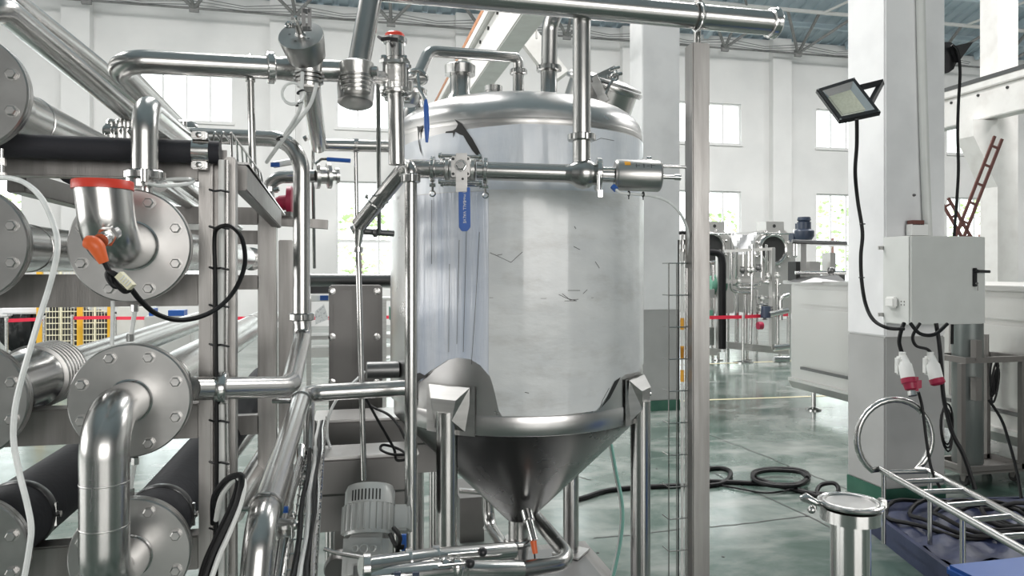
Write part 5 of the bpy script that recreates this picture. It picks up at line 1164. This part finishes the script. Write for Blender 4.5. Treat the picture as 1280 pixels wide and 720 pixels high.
# gas cylinder trolley
GY = 5.45
gx = atY(1207, 400, GY).x; gz0 = .16
gt = thing('cylinder_trolley', 'rusty grey steel trolley frame on casters holding the gas cylinder', 'trolley', (gx+.05, GY, 0))
x0, x1 = atY(1184, 400, GY).x, atY(1256, 400, GY).x
zt2, zt1 = atY(1220, 452, GY-.1).z, .15
for x in (atY(1197, 400, GY-.16).x, x1-.03): 
    MB().box((x, GY-.2, .12), (x+.045, GY-.155, zt2)).build('front_post', 'trolley', gt, False)
MB().box((x0, GY+.15, .12), (x0+.04, GY+.19, zt2)).build('back_post', 'trolley', gt, False)
MB().box((x1-.04, GY+.15, .12), (x1, GY+.19, zt2)).build('back_post', 'trolley', gt, False)
for z in (zt2, .12):
    MB().box((x0, GY-.2, z), (x1+.03, GY-.16, z+.05)).build('cross_bar', 'trolley', gt, False)
    MB().box((x0, GY+.15, z), (x1, GY+.19, z+.05)).build('cross_bar', 'trolley', gt, False)
    MB().box((x0, GY-.16, z), (x0+.04, GY+.15, z+.05)).build('side_bar', 'trolley', gt, False)
    MB().box((x1-.01, GY-.16, z), (x1+.03, GY+.15, z+.05)).build('side_bar', 'trolley', gt, False)
MB().box((x0, GY-.2, .10), (x1, GY+.19, .125)).build('base_plate', 'trolley', gt, False)
MB().cyl(V((x1-.1, GY+.1, zt2)), V((x1-.1, GY+.1, zt2+.22)), .022, 12).build('stub_post', 'trolley', gt)
MB().box((x0+.1, GY-.21, .75), (x0+.16, GY-.15, .95)).build('hinge_plate', 'trolley', gt, False)
MB().box((x0+.1, GY-.21, 1.1), (x0+.16, GY-.15, 1.28)).build('hinge_plate', 'trolley', gt, False)
for xx, yy in ((x0+.05, GY-.14), (x1-.05, GY-.14), (x0+.05, GY+.14), (x1-.05, GY+.14)):
    w_ = MB().cyl(V((xx-.015, yy, .045)), V((xx+.015, yy, .045)), .045, 18).build('caster_wheel', 'blackplastic', gt)
    MB().prism([V((xx-.022, yy-.035, .10)), V((xx-.022, yy+.035, .10)), V((xx-.022, yy+.015, .035)), V((xx-.022, yy-.015, .035))], V((.006, 0, 0))).prism([V((xx+.017, yy-.035, .10)), V((xx+.017, yy+.035, .10)), V((xx+.017, yy+.015, .035)), V((xx+.017, yy-.015, .035))], V((.006, 0, 0))).build('fork', 'trolley', w_, False)
gcy = thing('gas_cylinder', 'tall dark grey gas cylinder strapped in the trolley beside column', 'gas cylinder', (gx, GY-.02, .13))
MB().lathe(V((gx, GY-.02, 0)), Z_, [(.128,.08),(.14,.11),(.17,.125),(1.55,.125),(1.65,.11),(1.72,.05),(1.76,.03),(1.8,.03)], 36).build('bottle', 'gasgrey', gcy)
MB().cyl(V((gx, GY-.02, 1.79)), V((gx, GY-.02, 1.87)), .02, 12).build('valve', 'bright', gcy)
for i in range(4):
    c = atY(1240+2*i, 470+4*i, GY+.02); tag(MB().tube([c+V((.03*math.sin(a*.35+i)*1.4, .012*i-.02, .16*math.cos(a*.35+i*.2))) for a in range(18)], .009, 8, True).build('hanging_cable', 'black'), ['first loop of black cable hanging on the trolley right post', 'second black cable loop hanging on the trolley right post', 'third black cable loop hanging on the trolley right post', 'outermost black cable loop hanging on the trolley right post'][i], 'cable')
for i in range(3):
    c = at(1184+i, 530+5*i, 5.3); tag(MB().tube([c+V((.05*math.sin(a*.35), .012*i, .15*math.cos(a*.35+i*.2))) for a in range(18)], .007, 8, True).build('hanging_cable', 'black'), ['inner black cable loop hanging between column and gas cylinder', 'middle black cable loop hanging between column and gas cylinder', 'outer black cable loop hanging between column and gas cylinder'][i], 'cable')
hose('power_cable', 'black cable hanging at the right edge in front of the long pale machine', 'cable', pts([(1236, 500, 5.9), (1252, 525, 5.8), (1262, 555, 5.7), (1270, 585, 5.6), (1275, 612, 5.5), (1279, 640, 5.4)]), .011)
# long pale machine cabinets running along the right
MX = at(984, 480, 10.0).x
t0_ = (984-CX)/FOC; yfar = MX*(ct-t0_*st)/(st+t0_*ct)
lm = thing('long_cabinet', 'long pale stainless machine cabinet on feet running behind the front column', 'machine cabinet', (MX+.7, 7, .2))
zb_, zt3 = .27, 1.70
MB().box((MX+.06, 4.2, zb_+.12), (MX+1.9, yfar, zt3)).build('body', 'bgwhite', lm, False, bevel=.01)
MB().box((MX-.04, 4.1, zt3), (MX+2.0, yfar+.05, zt3+.05)).build('top_plate', 'brushed', lm, False, bevel=.008)
MB().prism([V((MX, yfar-.02, zb_+.1)), V((MX+.06, yfar-.02, zb_)), V((MX+.5, yfar-.02, zb_)), V((MX+.5, yfar-.02, zb_+.14)), V((MX, yfar-.02, zb_+.14))], V((0, -(yfar-4.2), 0))).build('bottom_skirt', 'bgwhite', lm, False)
yy = yfar-.25
i = 0
while yy > 4.3:
    y1_ = max(4.2, yy-2.6)
    MB().box((MX+.02, y1_+.1, .62), (MX+.06, yy, 1.38)).build('side_panel', 'bgwhite', lm, False, bevel=.01)
    MB().box((MX+.02, y1_+.1, 1.43), (MX+.06, yy, 1.64)).build('upper_panel', 'bgwhite', lm, False, bevel=.008)
    MB().box((MX+.03, y1_+.1, .55), (MX+.055, yy, .585)).build('groove_strip', 'darksteel', lm, False)
    yy = y1_-.02
for y in (yfar-.3, yfar-3, yfar-6):
    MB().cyl(V((MX+.2, y, 0)), V((MX+.2, y, .28)), .03, 12).lathe(V((MX+.2, y, 0)), Z_, [(0,.1),(.015,.1),(.04,.035)], 18).build('foot', 'bright', lm)
# things on top of it
ag = thing('agitator_motor', 'dark blue agitator motor on a pale mast above long cabinet', 'motor', at(1005, 351, 9.7))
D_ = 9.7
MB().lathe(at(1005, 300, D_), Z_, [(0,.1),(.05,.13),(.12,.13),(.16,.07)], 16).build('gearbox', 'motorblue', ag)
MB().box(at(993, 302, D_), at(1013, 291, D_)+Y_*.2).build('gear_case', 'motorblue', ag, bevel=.02)
MB().lathe(at(1005, 290, D_), Z_, [(0,.06),(.02,.09),(.13,.09),(.14,.07),(.16,.09),(.2,.08)], 16).build('motor', 'motorblue', ag)
MB().box(at(999, 286, D_), at(1003, 279, D_)+Y_*.1).build('terminal_box', 'motorblue', ag, False)
MB().box(at(1001, 351, D_), at(1009, 300, D_)+Y_*.1).build('mast', 'bgwhite', ag, False)
for i, (x0_, x1_, y0_, y1_, m_, lab) in enumerate(((995, 1002, 327, 344, 'dark', 'dark grey box standing at the mast foot on long cabinet'), (1012, 1028, 327, 344, 'bgwhite', 'pale box right of the agitator mast'), (1038, 1046, 316, 340, 'bgwhite', 'narrow upright box on the long cabinet near column'), (1045, 1058, 340, 348, 'darksteel', 'low dark pan on the cabinet top beside column'))):
    tag(MB().box(at(x0_, 351, 9.7), at(x1_, y0_, 9.7)+Y_*.2).build('machine_box', m_, smooth=False), lab, 'box')
tag(MB().cyl(at(990, 302, 9.5), at(1058, 304, 9.5), .03, 10).build('top_rail', 'darksteel'), 'dark level rail beside the agitator motor', 'rail')
tag(MB().cyl(at(994, 341, 9.6), at(1058, 341, 9.5), .025, 10).build('top_rail', 'bright'), 'pale rail low across the cabinet top', 'rail')
tv = thing('rail_valve', 'small dark valve on the low rail near the column edge', 'valve', at(1039, 339, 9.5))
MB().sphere(at(1039, 338, 9.5), .05, 10).cyl(at(1039, 337, 9.5), at(1039, 353, 9.5), .03, 8).build('body', 'darksteel', tv)
tag(MB().prism([at(1018, 347, 9.3), at(1048, 344, 9.2), at(1058, 353, 9.1), at(1000, 353, 9.3)], V((0,.3,0))).build('hatch_lid', 'darksteel', smooth=False), 'dark sloping hatch lid on the long cabinet', 'lid')
# brown lattice arms
t = thing('lattice_frame', 'brown crossed lattice arms standing behind the grey control box', 'lattice', at(1082, 596, 6.6))
for a_, b_, n_ in ((at(1248, 172, 6.6), at(1083, 595, 6.6), 18), (at(1181, 250, 6.6), at(1212, 303, 6.6), 4)):
    d = (b_-a_).normalized(); s_ = d.cross(FW).normalized()*.036
    MB().bar(a_+s_, b_+s_, .016, .025).build('chord', 'brown', t, False); MB().bar(a_-s_, b_-s_, .016, .025).build('chord', 'brown', t, False)
    for k in range(n_): p = a_.lerp(b_, (k+.5)/n_); MB().bar(p+s_, p-s_, .012, .02).build('rung', 'brown', t, False)
# ladder with hoop
ld = thing('hoop_ladder', 'steel ladder with round hoop end lying over the blue crate', 'ladder', at(1180, 620, 4.0))
zl = .62
def L_(x, y): return atZ(x, y, zl)
a1, a2 = L_(1096, 584), L_(1300, 700); b1_, b2 = L_(1158, 587), L_(1300, 663)
hcn = at(1118, 548, 4.62); hr = .25
Pr = []
for k in range(25):
    a = math.radians(-128+ (436-128-52+0)*0) if False else math.radians(233-286*k/24)
    Pr.append(hcn+RT*(hr*math.cos(a))+Z_*(hr*math.sin(a)+0)+FW*.02*math.cos(a))
MB().tube([a2.lerp(a1, .0), a2.lerp(a1, .97)]+Pr+[b1_.lerp(b2, .03), b2], .0205, 14).build('rail_hoop', 'steel', ld)
for (xa_, ya_), (xb_, yb_) in (((1106, 590), (1164, 589)), ((1127, 602), (1185, 600)), ((1150, 615), (1211, 613)), ((1183, 632), (1245, 628)), ((1215, 650), (1279, 645)), ((1250, 671), (1310, 667))):
    p, q_ = L_(xa_, ya_), L_(xb_, yb_)
    def proj(p, a, b): d = (b-a).normalized(); return a+d*(p-a).dot(d)
    MB().cyl(proj(p, a1, a2), proj(q_, b1_, b2), .015, 10).build('rung', 'steel', ld)
for p in (a1.lerp(a2, .06), b1_.lerp(b2, .04), a1.lerp(a2, .62)): MB().cyl(p, V((p.x, p.y, .16)), .014, 10).build('stand_off', 'steel', ld)
# blue crate with dark hoses
cr_ = thing('pallet_bin', 'dark blue sheeted low pallet bin under the steel ladder', 'pallet', at(1200, 660, 3.9))
zc = .15
cA, cB_, cC, cD = atZ(1072, 628, zc), atZ(1186, 712, zc), atZ(1400, 690, zc), atZ(1300, 622, zc)
def crate_ring(pts_, z0, z1, ins, m, name, par):
    c = sum(pts_, V((0,0,0)))/4; inn = [p+(c-p)*ins for p in pts_]
    lo = [V((p.x, p.y, z0)) for p in pts_]; hi = [V((p.x, p.y, z1)) for p in pts_]; hi2 = [V((p.x, p.y, z1)) for p in inn]; lo2 = [V((p.x, p.y, z0+.02)) for p in inn]
    fs = []
    for i in range(4): j = (i+1) % 4; fs += [(i, j, 4+j, 4+i), (4+i, 4+j, 8+j, 8+i), (8+i, 8+j, 12+j, 12+i)]
    fs += [(0, 1, 2, 3), (12, 13, 14, 15)]
    return MB().add(lo+hi+hi2+lo2, fs).build(name, m, par, False)
crate_ring([cA, cB_, cC, cD], 0.0, zc, .05, 'cratedark', 'bin', cr_)
crate_ring([p+(p-(cA+cC)/2)*.02 for p in (cA, cB_, cC, cD)], zc-.06, zc+.01, .05, 'cratedark', 'rim', cr_)
e_ = lambda u, v: cA.lerp(cD, u).lerp(cB_.lerp(cC, u), v)
vs = []; fs = []; n = 24
for i in range(n+1):
    for j in range(n+1):
        p = e_(.03+.94*i/n, .03+.94*j/n); p.z = zc-.0+.03*math.sin(i*.9+j*.5)*math.sin(j*.7)+.015*random.random()
        vs.append(p)
for i in range(n):
    for j in range(n): a = i*(n+1)+j; fs.append((a, a+1, a+n+2, a+n+1))
MB().add(vs, fs).build('crumpled_sheet', 'cratedark', cr_)
rh = random.Random(3)
for i in range(5):
    c = e_(.35+.08*i, .38+.06*i); c.z = zc+.03+.018*i; R1 = .36-.03*i
    tag(MB().tube([c+V((R1*math.cos(a*2*PI/28)*1.2, R1*math.sin(a*2*PI/28), .02*math.sin(a*.9+i))) for a in range(28)], .015, 8, True).build('coiled_hose', 'black'), ['lowest widest black hose coil lying on the dark sheet', 'second black hose coil up on the dark sheet', 'middle black hose coil on the dark sheet', 'fourth black hose coil up on the dark sheet', 'topmost smallest black hose coil on the dark sheet'][i], 'hose')
for i in range(4):
    hose('trailing_hose', ['first dark hose trailing over the sheet edge towards bottom right corner', 'second dark hose trailing over the sheet edge beside the first', 'third dark hose trailing over the sheet edge', 'outermost dark hose trailing over the sheet edge at the right'][i], 'hose', [e_(.45+.03*i, .5)+Z_*.06, e_(.5+.03*i, .8)+Z_*.07, e_(.52+.04*i, .98)+Z_*.05, e_(.56+.05*i, 1.15)-Z_*.1, e_(.6+.05*i, 1.3)-Z_*.3], .012)
# ================================================================== FAR EQUIPMENT
def stanchion(px, yb, ht, lab):
    b = atZ(px, yb, 0); t = thing('stanchion', lab, 'stanchion', b, 'belt stanchions round the far machines')
    MB().cyl(b, b+Z_*ht, .032, 16).build('post', 'bright', t); MB().lathe(b, Z_, [(0,.2),(.02,.2),(.045,.06),(.05,.03)], 28).build('base', 'bright', t)
    MB().lathe(b+Z_*(ht-.07), Z_, [(0,.036),(.06,.036),(.07,.03)], 16).build('belt_head', 'brushed', t); return b
def belt(p, q, z, lab):
    d = q-p; tag(MB().add([p+Z_*(z-.035), q+Z_*(z-.035), q+Z_*(z+.035), p+Z_*(z+.035)]+[v+V((.004,.004,0)) for v in (p+Z_*(z-.035), q+Z_*(z-.035), q+Z_*(z+.035), p+Z_*(z+.035))], [(0,1,2,3),(7,6,5,4),(0,4,5,1),(3,2,6,7)]).build('belt', 'tape', smooth=False), lab, 'belt')
b1s = stanchion(929, 453, .97, 'polished belt stanchion standing on the floor left of the long cabinet')
bL = atZ(870, 455, 0); bR = atZ(985, 447, 0)
belt(bL, b1s, .93, 'red belt running left from the stanchion before the far skid'); belt(b1s, bR, .93, 'red belt running right from the stanchion towards the long cabinet')
pl_ = [(4, 452), (44*0+31, 450), (112, 446), (155, 446), (468, 444), (492, 444)]
labs = ['steel belt stanchion at the left edge beside the black bag', 'steel belt stanchion in front of the black bag', 'steel belt stanchion before the first yellow fence post', 'steel belt stanchion before the middle of the yellow fence', 'steel stanchion between the panelled cabinet and tank']
sb = [stanchion(x, y, .95, l) for (x, y), l in zip([(8, 456), (55, 452), (90, 450), (144, 448), (476, 448)], labs)]
belt(sb[0], sb[1], .88, 'red belt in front of the black bag at the left'); belt(sb[2], sb[3], .88, 'red belt in front of the yellow wire fence'); belt(sb[3], sb[4], .86, 'red belt running behind the rack and panelled cabinet'); belt(sb[4], atZ(520, 447, 0), .88, 'short red belt end left of the tank')
# far machines with round openings
def retort(px0, px1, py0, cx_, cy_, D, lab):
    t = thing('round_door_machine', lab, 'machine', at((px0+px1)/2, 440, D))
    y = at((px0+px1)/2, 300, D).y; x0, x1 = atY(px0, 300, y).x, atY(px1, 300, y).x; z1 = at((px0+px1)/2, py0, D).z; ch = .25
    MB().prism([V((x0, y, .9)), V((x1, y, .9)), V((x1, y, z1-ch)), V((x1-ch, y, z1)), V((x0+ch, y, z1)), V((x0, y, z1-ch))], V((0, 1.8, 0))).build('body', 'bgwhite', t, False)
    c = atY(cx_, cy_, y-.02); 
    MB().torus(c, Y_, .33, .045, 40, 8).build('door_ring', 'bright', t); MB().lathe(c-Y_*0, Y_, [(-.005,.32),(.015,.32)], 40).build('dark_opening', 'dark', t)
    MB().box((x0+.3, y, z1), (x0+.75, y+.4, z1+.2)).build('top_box', 'bgwhite', t, False)
    MB().lathe(V((x0+.5, y-.002, z1+.1)), -Y_, [(0,.04),(.004,.04)], 12).build('indicator', 'dark', t)
    for k in range(8): a = PI/8+k*PI/4; MB().sphere(c+V((math.cos(a), 0, math.sin(a)))*.43, .03, 8).build('door_bolt', 'bright', t)
    for x in (x0+.1, x1-.1): MB().cyl(V((x, y+.1, 0)), V((x, y+.1, .92)), .05, 10).build('leg', 'bright', t)
    MB().cyl(V((x0, y-.1, z1-.08)), V((x1, y-.1, z1-.08)), .02, 8).build('top_rail', 'bright', t)
    MB().tube(fillet([V((x1-.12, y-.12, z1+.02)), V((x1-.12, y-.12, z1-.6)), V((x1-.05, y-.12, z1-.6)), V((x1-.05, y-.12, z1-.2))], .03), .02, 8).build('side_tube', 'bright', t)
    return t
retort(943, 994, 288, 966, 312, 16.4, 'pale machine with round dark door opening right in the far background')
retort(868, 917, 288, 888, 310, 16.4, 'pale machine with round dark opening half hidden by the square post')
ds = MB(); vs = []; fs = []
for i in range(9):
    for j in range(9):
        p = at(916+28*i/8, 290+28*j/8+(4*math.sin(i/8*PI) if j == 0 else 0), 15.5); p.y += .06*math.sin(i*1.3+j*.8); vs.append(p)
for i in range(8):
    for j in range(8): a = i*9+j; fs.append((a, a+1, a+10, a+9))
tag(MB().add(vs, fs).build('dust_sheet', 'bag_clear'), 'pale plastic sheet draped between the two round door machines', 'sheet')
ps = thing('piping_skid', 'stainless piping skid with many vertical tubes before the round door machines', 'piping skid', at(935, 440, 15.1))
D_ = 15.1
def T(L, r, m='bright', nm='tube'): MB().tube(fillet([at(x, y, D_+dz) for x, y, dz in L], r*2.5, 4), r, 10).build(nm, m, ps)
MB().bar(at(965, 310, D_), at(965, 436, D_), .12, .08).build('frame_post', 'bgwhite', ps, False)
MB().bar(at(898, 312, D_), at(898, 440, D_), .09, .08).build('frame_post', 'bgwhite', ps, False)
MB().bar(at(906, 314, D_), at(968, 311, D_), .06, .06).build('frame_beam', 'bgwhite', ps, False)
MB().bar(at(908, 431, D_), at(985, 439, D_), .1, .14).build('base_beam', 'brushed', ps, False)
MB().bar(at(905, 352, D_), at(975, 348, D_), .05, .08).build('frame_beam', 'brushed', ps, False)
for L, r in (([(914,314,0),(914,362,0),(922,366,0),(938,366,0)], .03), ([(921,309,0),(921,360,.1),(945,361,.1)], .03), ([(929,312,0),(929,345,0)], .028), ([(936,314,0),(936,345,0)], .028), ([(940,305,0),(940,372,0),(938,430,0)], .035), ([(952,308,0),(952,350,0)], .028), ([(958,306,0),(958,345,.1)], .03),
    ([(921,364,.1),(921,430,.1)], .045), ([(932,366,.1),(932,432,.1)], .045), ([(946,362,.1),(946,432,.1)], .03), ([(972,350,0),(972,434,0)], .04), ([(976,400,-.2),(976,372,-.2),(986,368,-.2)], .045), ([(962,393,-.3),(985,388,-.3)], .06), ([(967,435,-.5),(986,433,-.5)], .07), ([(967,449,-.9),(986,449,-.9)], .07), ([(905,370,0),(905,440,0)], .02),
    ([(948,352,.1),(975,356,.1)], .03), ([(944,372,.1),(975,372,.1)], .03), ([(946,381,.1),(960,381,.1)], .03), ([(912,356,.2),(950,356,.2)], .025)):
    T(L, r)
T([(885, 315, -.2), (901, 316, -.2), (903, 330, -.2), (903, 436, -.2)], .075, 'black', 'black_hose')
for i, (x, y) in enumerate(((928, 338), (936, 338), (941, 338), (948, 335), (972, 345), (960, 346), (963, 388), (953, 374), (951, 386), (956, 395), (924, 352))):
    MB().sphere(at(x, y, D_-.05), .06, 8).lathe(at(x, y, D_-.05), Z_, [(-.08,.05),(-.06,.05),(-.06,.03),(.06,.03),(.06,.05),(.08,.05)], 10).build('valve', 'cast' if i % 3 else 'darksteel', ps)
MB().lathe(at(957, 390, D_-.1), Z_, [(-.12,.0),(-.12,.1),(.12,.1),(.12,0)], 12).build('blue_pump_motor', 'motorblue', ps); MB().lathe(at(950, 407, D_-.2), X_, [(-.05,.08),(.05,.08)], 12).build('red_pump_end', 'magenta', ps)
for x, yb in ((898, 447), (934, 444), (975, 441)): 
    p = at(x, 437, D_); MB().cyl(V((p.x, p.y, 0)), V((p.x, p.y, p.z)), .03, 8).lathe(V((p.x, p.y, 0)), Z_, [(0,.1),(.02,.1),(.03,.04)], 12).build('foot', 'bright', ps)
gtk = thing('green_tank', 'rounded green tank behind the black pipe in far background', 'tank', at(897, 356, 16.5))
MB().lathe(at(880, 356, 15.2), X_, [(0,.05),(.1,.18),(.3,.22),(.45,.18),(.5,.05)], 20).build('shell', 'greenpaint', gtk)
lc_ = thing('low_bench', 'low pale bench with dark instruments beside the black pipe far away', 'bench', at(893, 430, 14.8))
MB().box(at(872, 372, 14.9), at(896, 362, 14.9)+Y_*.5).build('upper_case', 'bgwhite', lc_, False); MB().box(at(872, 432, 14.9), at(895, 410, 14.9)+Y_*.5).build('lower_case', 'brushed', lc_, False); MB().box(at(880, 398, 14.85), at(893, 388, 14.85)+Y_*.5).build('instrument', 'greenpaint', lc_, False); MB().box(at(872, 445, 14.9), at(900, 436, 14.9)+Y_*.5).build('tray', 'bgwhite', lc_, False)
for x in (874, 897): p = at(x, 436, 14.9); MB().cyl(V((p.x, p.y+.2, 0)), V((p.x, p.y+.2, 2.0)), .03, 8).build('leg', 'bright', lc_)
# yellow wire fence on the left
yf = thing('wire_fence', 'yellow post wire mesh guard fence seen under the rack beam', 'fence', at(100, 430, 17.0))
FY = 17.0
xs_ = [atY(x, 400, FY).x for x in (49, 75.5, 99.5, 118, 137.5)]
for i, x in enumerate(xs_): MB().box((x-(.055 if i in (0, 2, 4) else .015), FY, 0), (x+(.055 if i in (0, 2, 4) else .015), FY+.08, 2.0)).build('post', 'yellow' if i in (0, 2, 4) else 'ivory', yf, False)
for k in range(14): MB().box((xs_[0], FY+.02, .25+.125*k), (xs_[-1], FY+.035, .27+.125*k)).build('mesh_wire', 'ivory', yf, False)
for k in range(24):
    x = xs_[0]+(xs_[-1]-xs_[0])*k/23; MB().box((x-.004, FY+.035, .2), (x+.004, FY+.045, 1.98)).build('mesh_wire', 'ivory', yf, False)
dmb = thing('stacked_goods', 'dark brown stacked goods behind the yellow wire fence', 'goods', at(100, 430, 18))
for k, (x0_, x1_) in enumerate(((55, 74), (76, 98), (102, 116), (119, 136))): MB().box(atY(x0_, 432, 18), atY(x1_, 383+3*k, 18)+Y_*.8).build('dark_stack', 'dark', dmb, False, bevel=.05)
# black bag
vs = []; fs = []; c = at(27, 425, 16.2)
bgm = MB().sphere(V((c.x, c.y, .72)), .72, 28, (.62, .5, 1))
for p in bgm.v: 
    a = math.atan2(p.y-c.y, p.x-c.x); p += (p-V((c.x, c.y, p.z)))*(.12*math.sin(a*9+p.z*4)); p.z = max(p.z, .005)
tag(bgm.build('black_bag', 'bag'), 'large crumpled black plastic bag behind the left belt', 'bag')
tag(MB().box(at(0, 393, 15.2), at(48, 384, 15.2)+Y_*.6).build('pale_bundle', 'bag_clear', smooth=False, bevel=.03), 'pale wrapped bundle lying above the black bag', 'bundle')
tag(MB().box(at(-10, 397, 15.6), at(9, 376, 15.6)+Y_*.6).build('pale_bundle', 'paper', smooth=False, bevel=.03), 'pale pink carton at left edge above the black bag', 'carton')
tag(MB().box(at(10, 387, 15.8), at(48, 380, 15.8)+Y_*.4).build('blue_crate', 'crateblue', smooth=False), 'blue crate seen under the beam above the black bag', 'crate')
tag(MB().box(at(146, 440.5, 16.5), at(192, 384, 16.5)+Y_*.4).build('grey_locker', 'boxgrey', smooth=False), 'light grey locker right of the yellow wire fence', 'locker')
for i, (x0_, x1_, y0_, y1_) in enumerate(((210, 229, 388, 395), (186, 191, 386, 395))): tag(MB().box(at(x0_, y1_, 14.5), at(x1_, y0_, 14.5)+Y_*.4).build('blue_box', 'crateblue', smooth=False), ['blue and white box under the rack beam left of post', 'narrow blue box beside the grey locker'][i], 'box')
# bench with papers between rack and panelled cabinet
bn = thing('work_bench', 'grey work bench with shelves seen between dropping pipe and panelled cabinet', 'bench', at(430, 440, 9.0))
MB().box(at(384, 377, 9), at(500, 373, 9)+Y_*.7).build('top', 'bgwhite', bn, False)
MB().box(at(384, 425, 9), at(500, 420, 9)+Y_*.7).build('lower_shelf', 'brushed', bn, False)
MB().box(at(384, 447, 9), at(500, 436, 9)+Y_*.7).build('bottom_shelf', 'bgwhite', bn, False)
for x in (386, 480, 499): p = at(x, 440, 9); MB().box((p.x-.03, p.y, 0), (p.x+.03, p.y+.06, at(x, 374, 9).z)).build('leg', 'brushed', bn, False)
tag(MB().box(at(388, 367, 9.1), at(412, 357, 9.1)+Y_*.4).build('black_case', 'blackplastic', smooth=False), 'black case on the work bench behind the dropping pipe', 'case')
bb = thing('printed_box', 'blue and white printed box on bench under the black case', 'box', at(400, 374, 9))
MB().box(at(389, 376, 8.95), at(412, 369, 8.95)+Y_*.4).build('carton', 'white', bb, False); MB().box(at(400, 375.5, 8.94), at(410, 369.5, 8.94)+Y_*.3).build('blue_print', 'crateblue', bb, False)
tag(MB().prism([at(394, 389, 8.9), at(405, 380, 8.9), at(411, 399, 8.9), at(394, 406, 8.9)], Y_*.01).build('paper_sheet', 'paper', smooth=False), 'printed white paper sheet hanging tilted beside the cabinet', 'paper')
tag(MB().box(at(487, 402, 8.9), at(493, 382, 8.9)+Y_*.2).build('green_bottle', 'greenpaint', smooth=False, bevel=.02), 'dark green container on the bench left of the tank', 'container')

bc = thing('blue_crate', 'bright blue plastic crate with rounded rim at the bottom right corner', 'crate', at(1240, 760, 3.0))
bp0 = at(1187, 706, 3.1); bz = bp0.z
bp0.y -= .42; MB().box((bp0.x, bp0.y, 0), (bp0.x+.62, bp0.y+.42, bz-.03)).build('tub', 'crateblue', bc, False, bevel=.03)
MB().box((bp0.x-.015, bp0.y-.015, bz-.05), (bp0.x+.635, bp0.y+.435, bz)).build('rim', 'crateblue', bc, False, bevel=.015)
for k in range(3): MB().box((bp0.x+.1+.16*k, bp0.y-.012, bz-.2), (bp0.x+.12+.16*k, bp0.y, bz-.06)).build('rib', 'crateblue', bc, False)

tag(MB().box(at(180, 454, 14.4), at(236, 395.5, 14.4)+Y_*.5).build('storage_cabinet', 'bgwhite', smooth=False, bevel=.02), 'pale storage cabinet carrying the blue boxes behind the rack', 'cabinet')
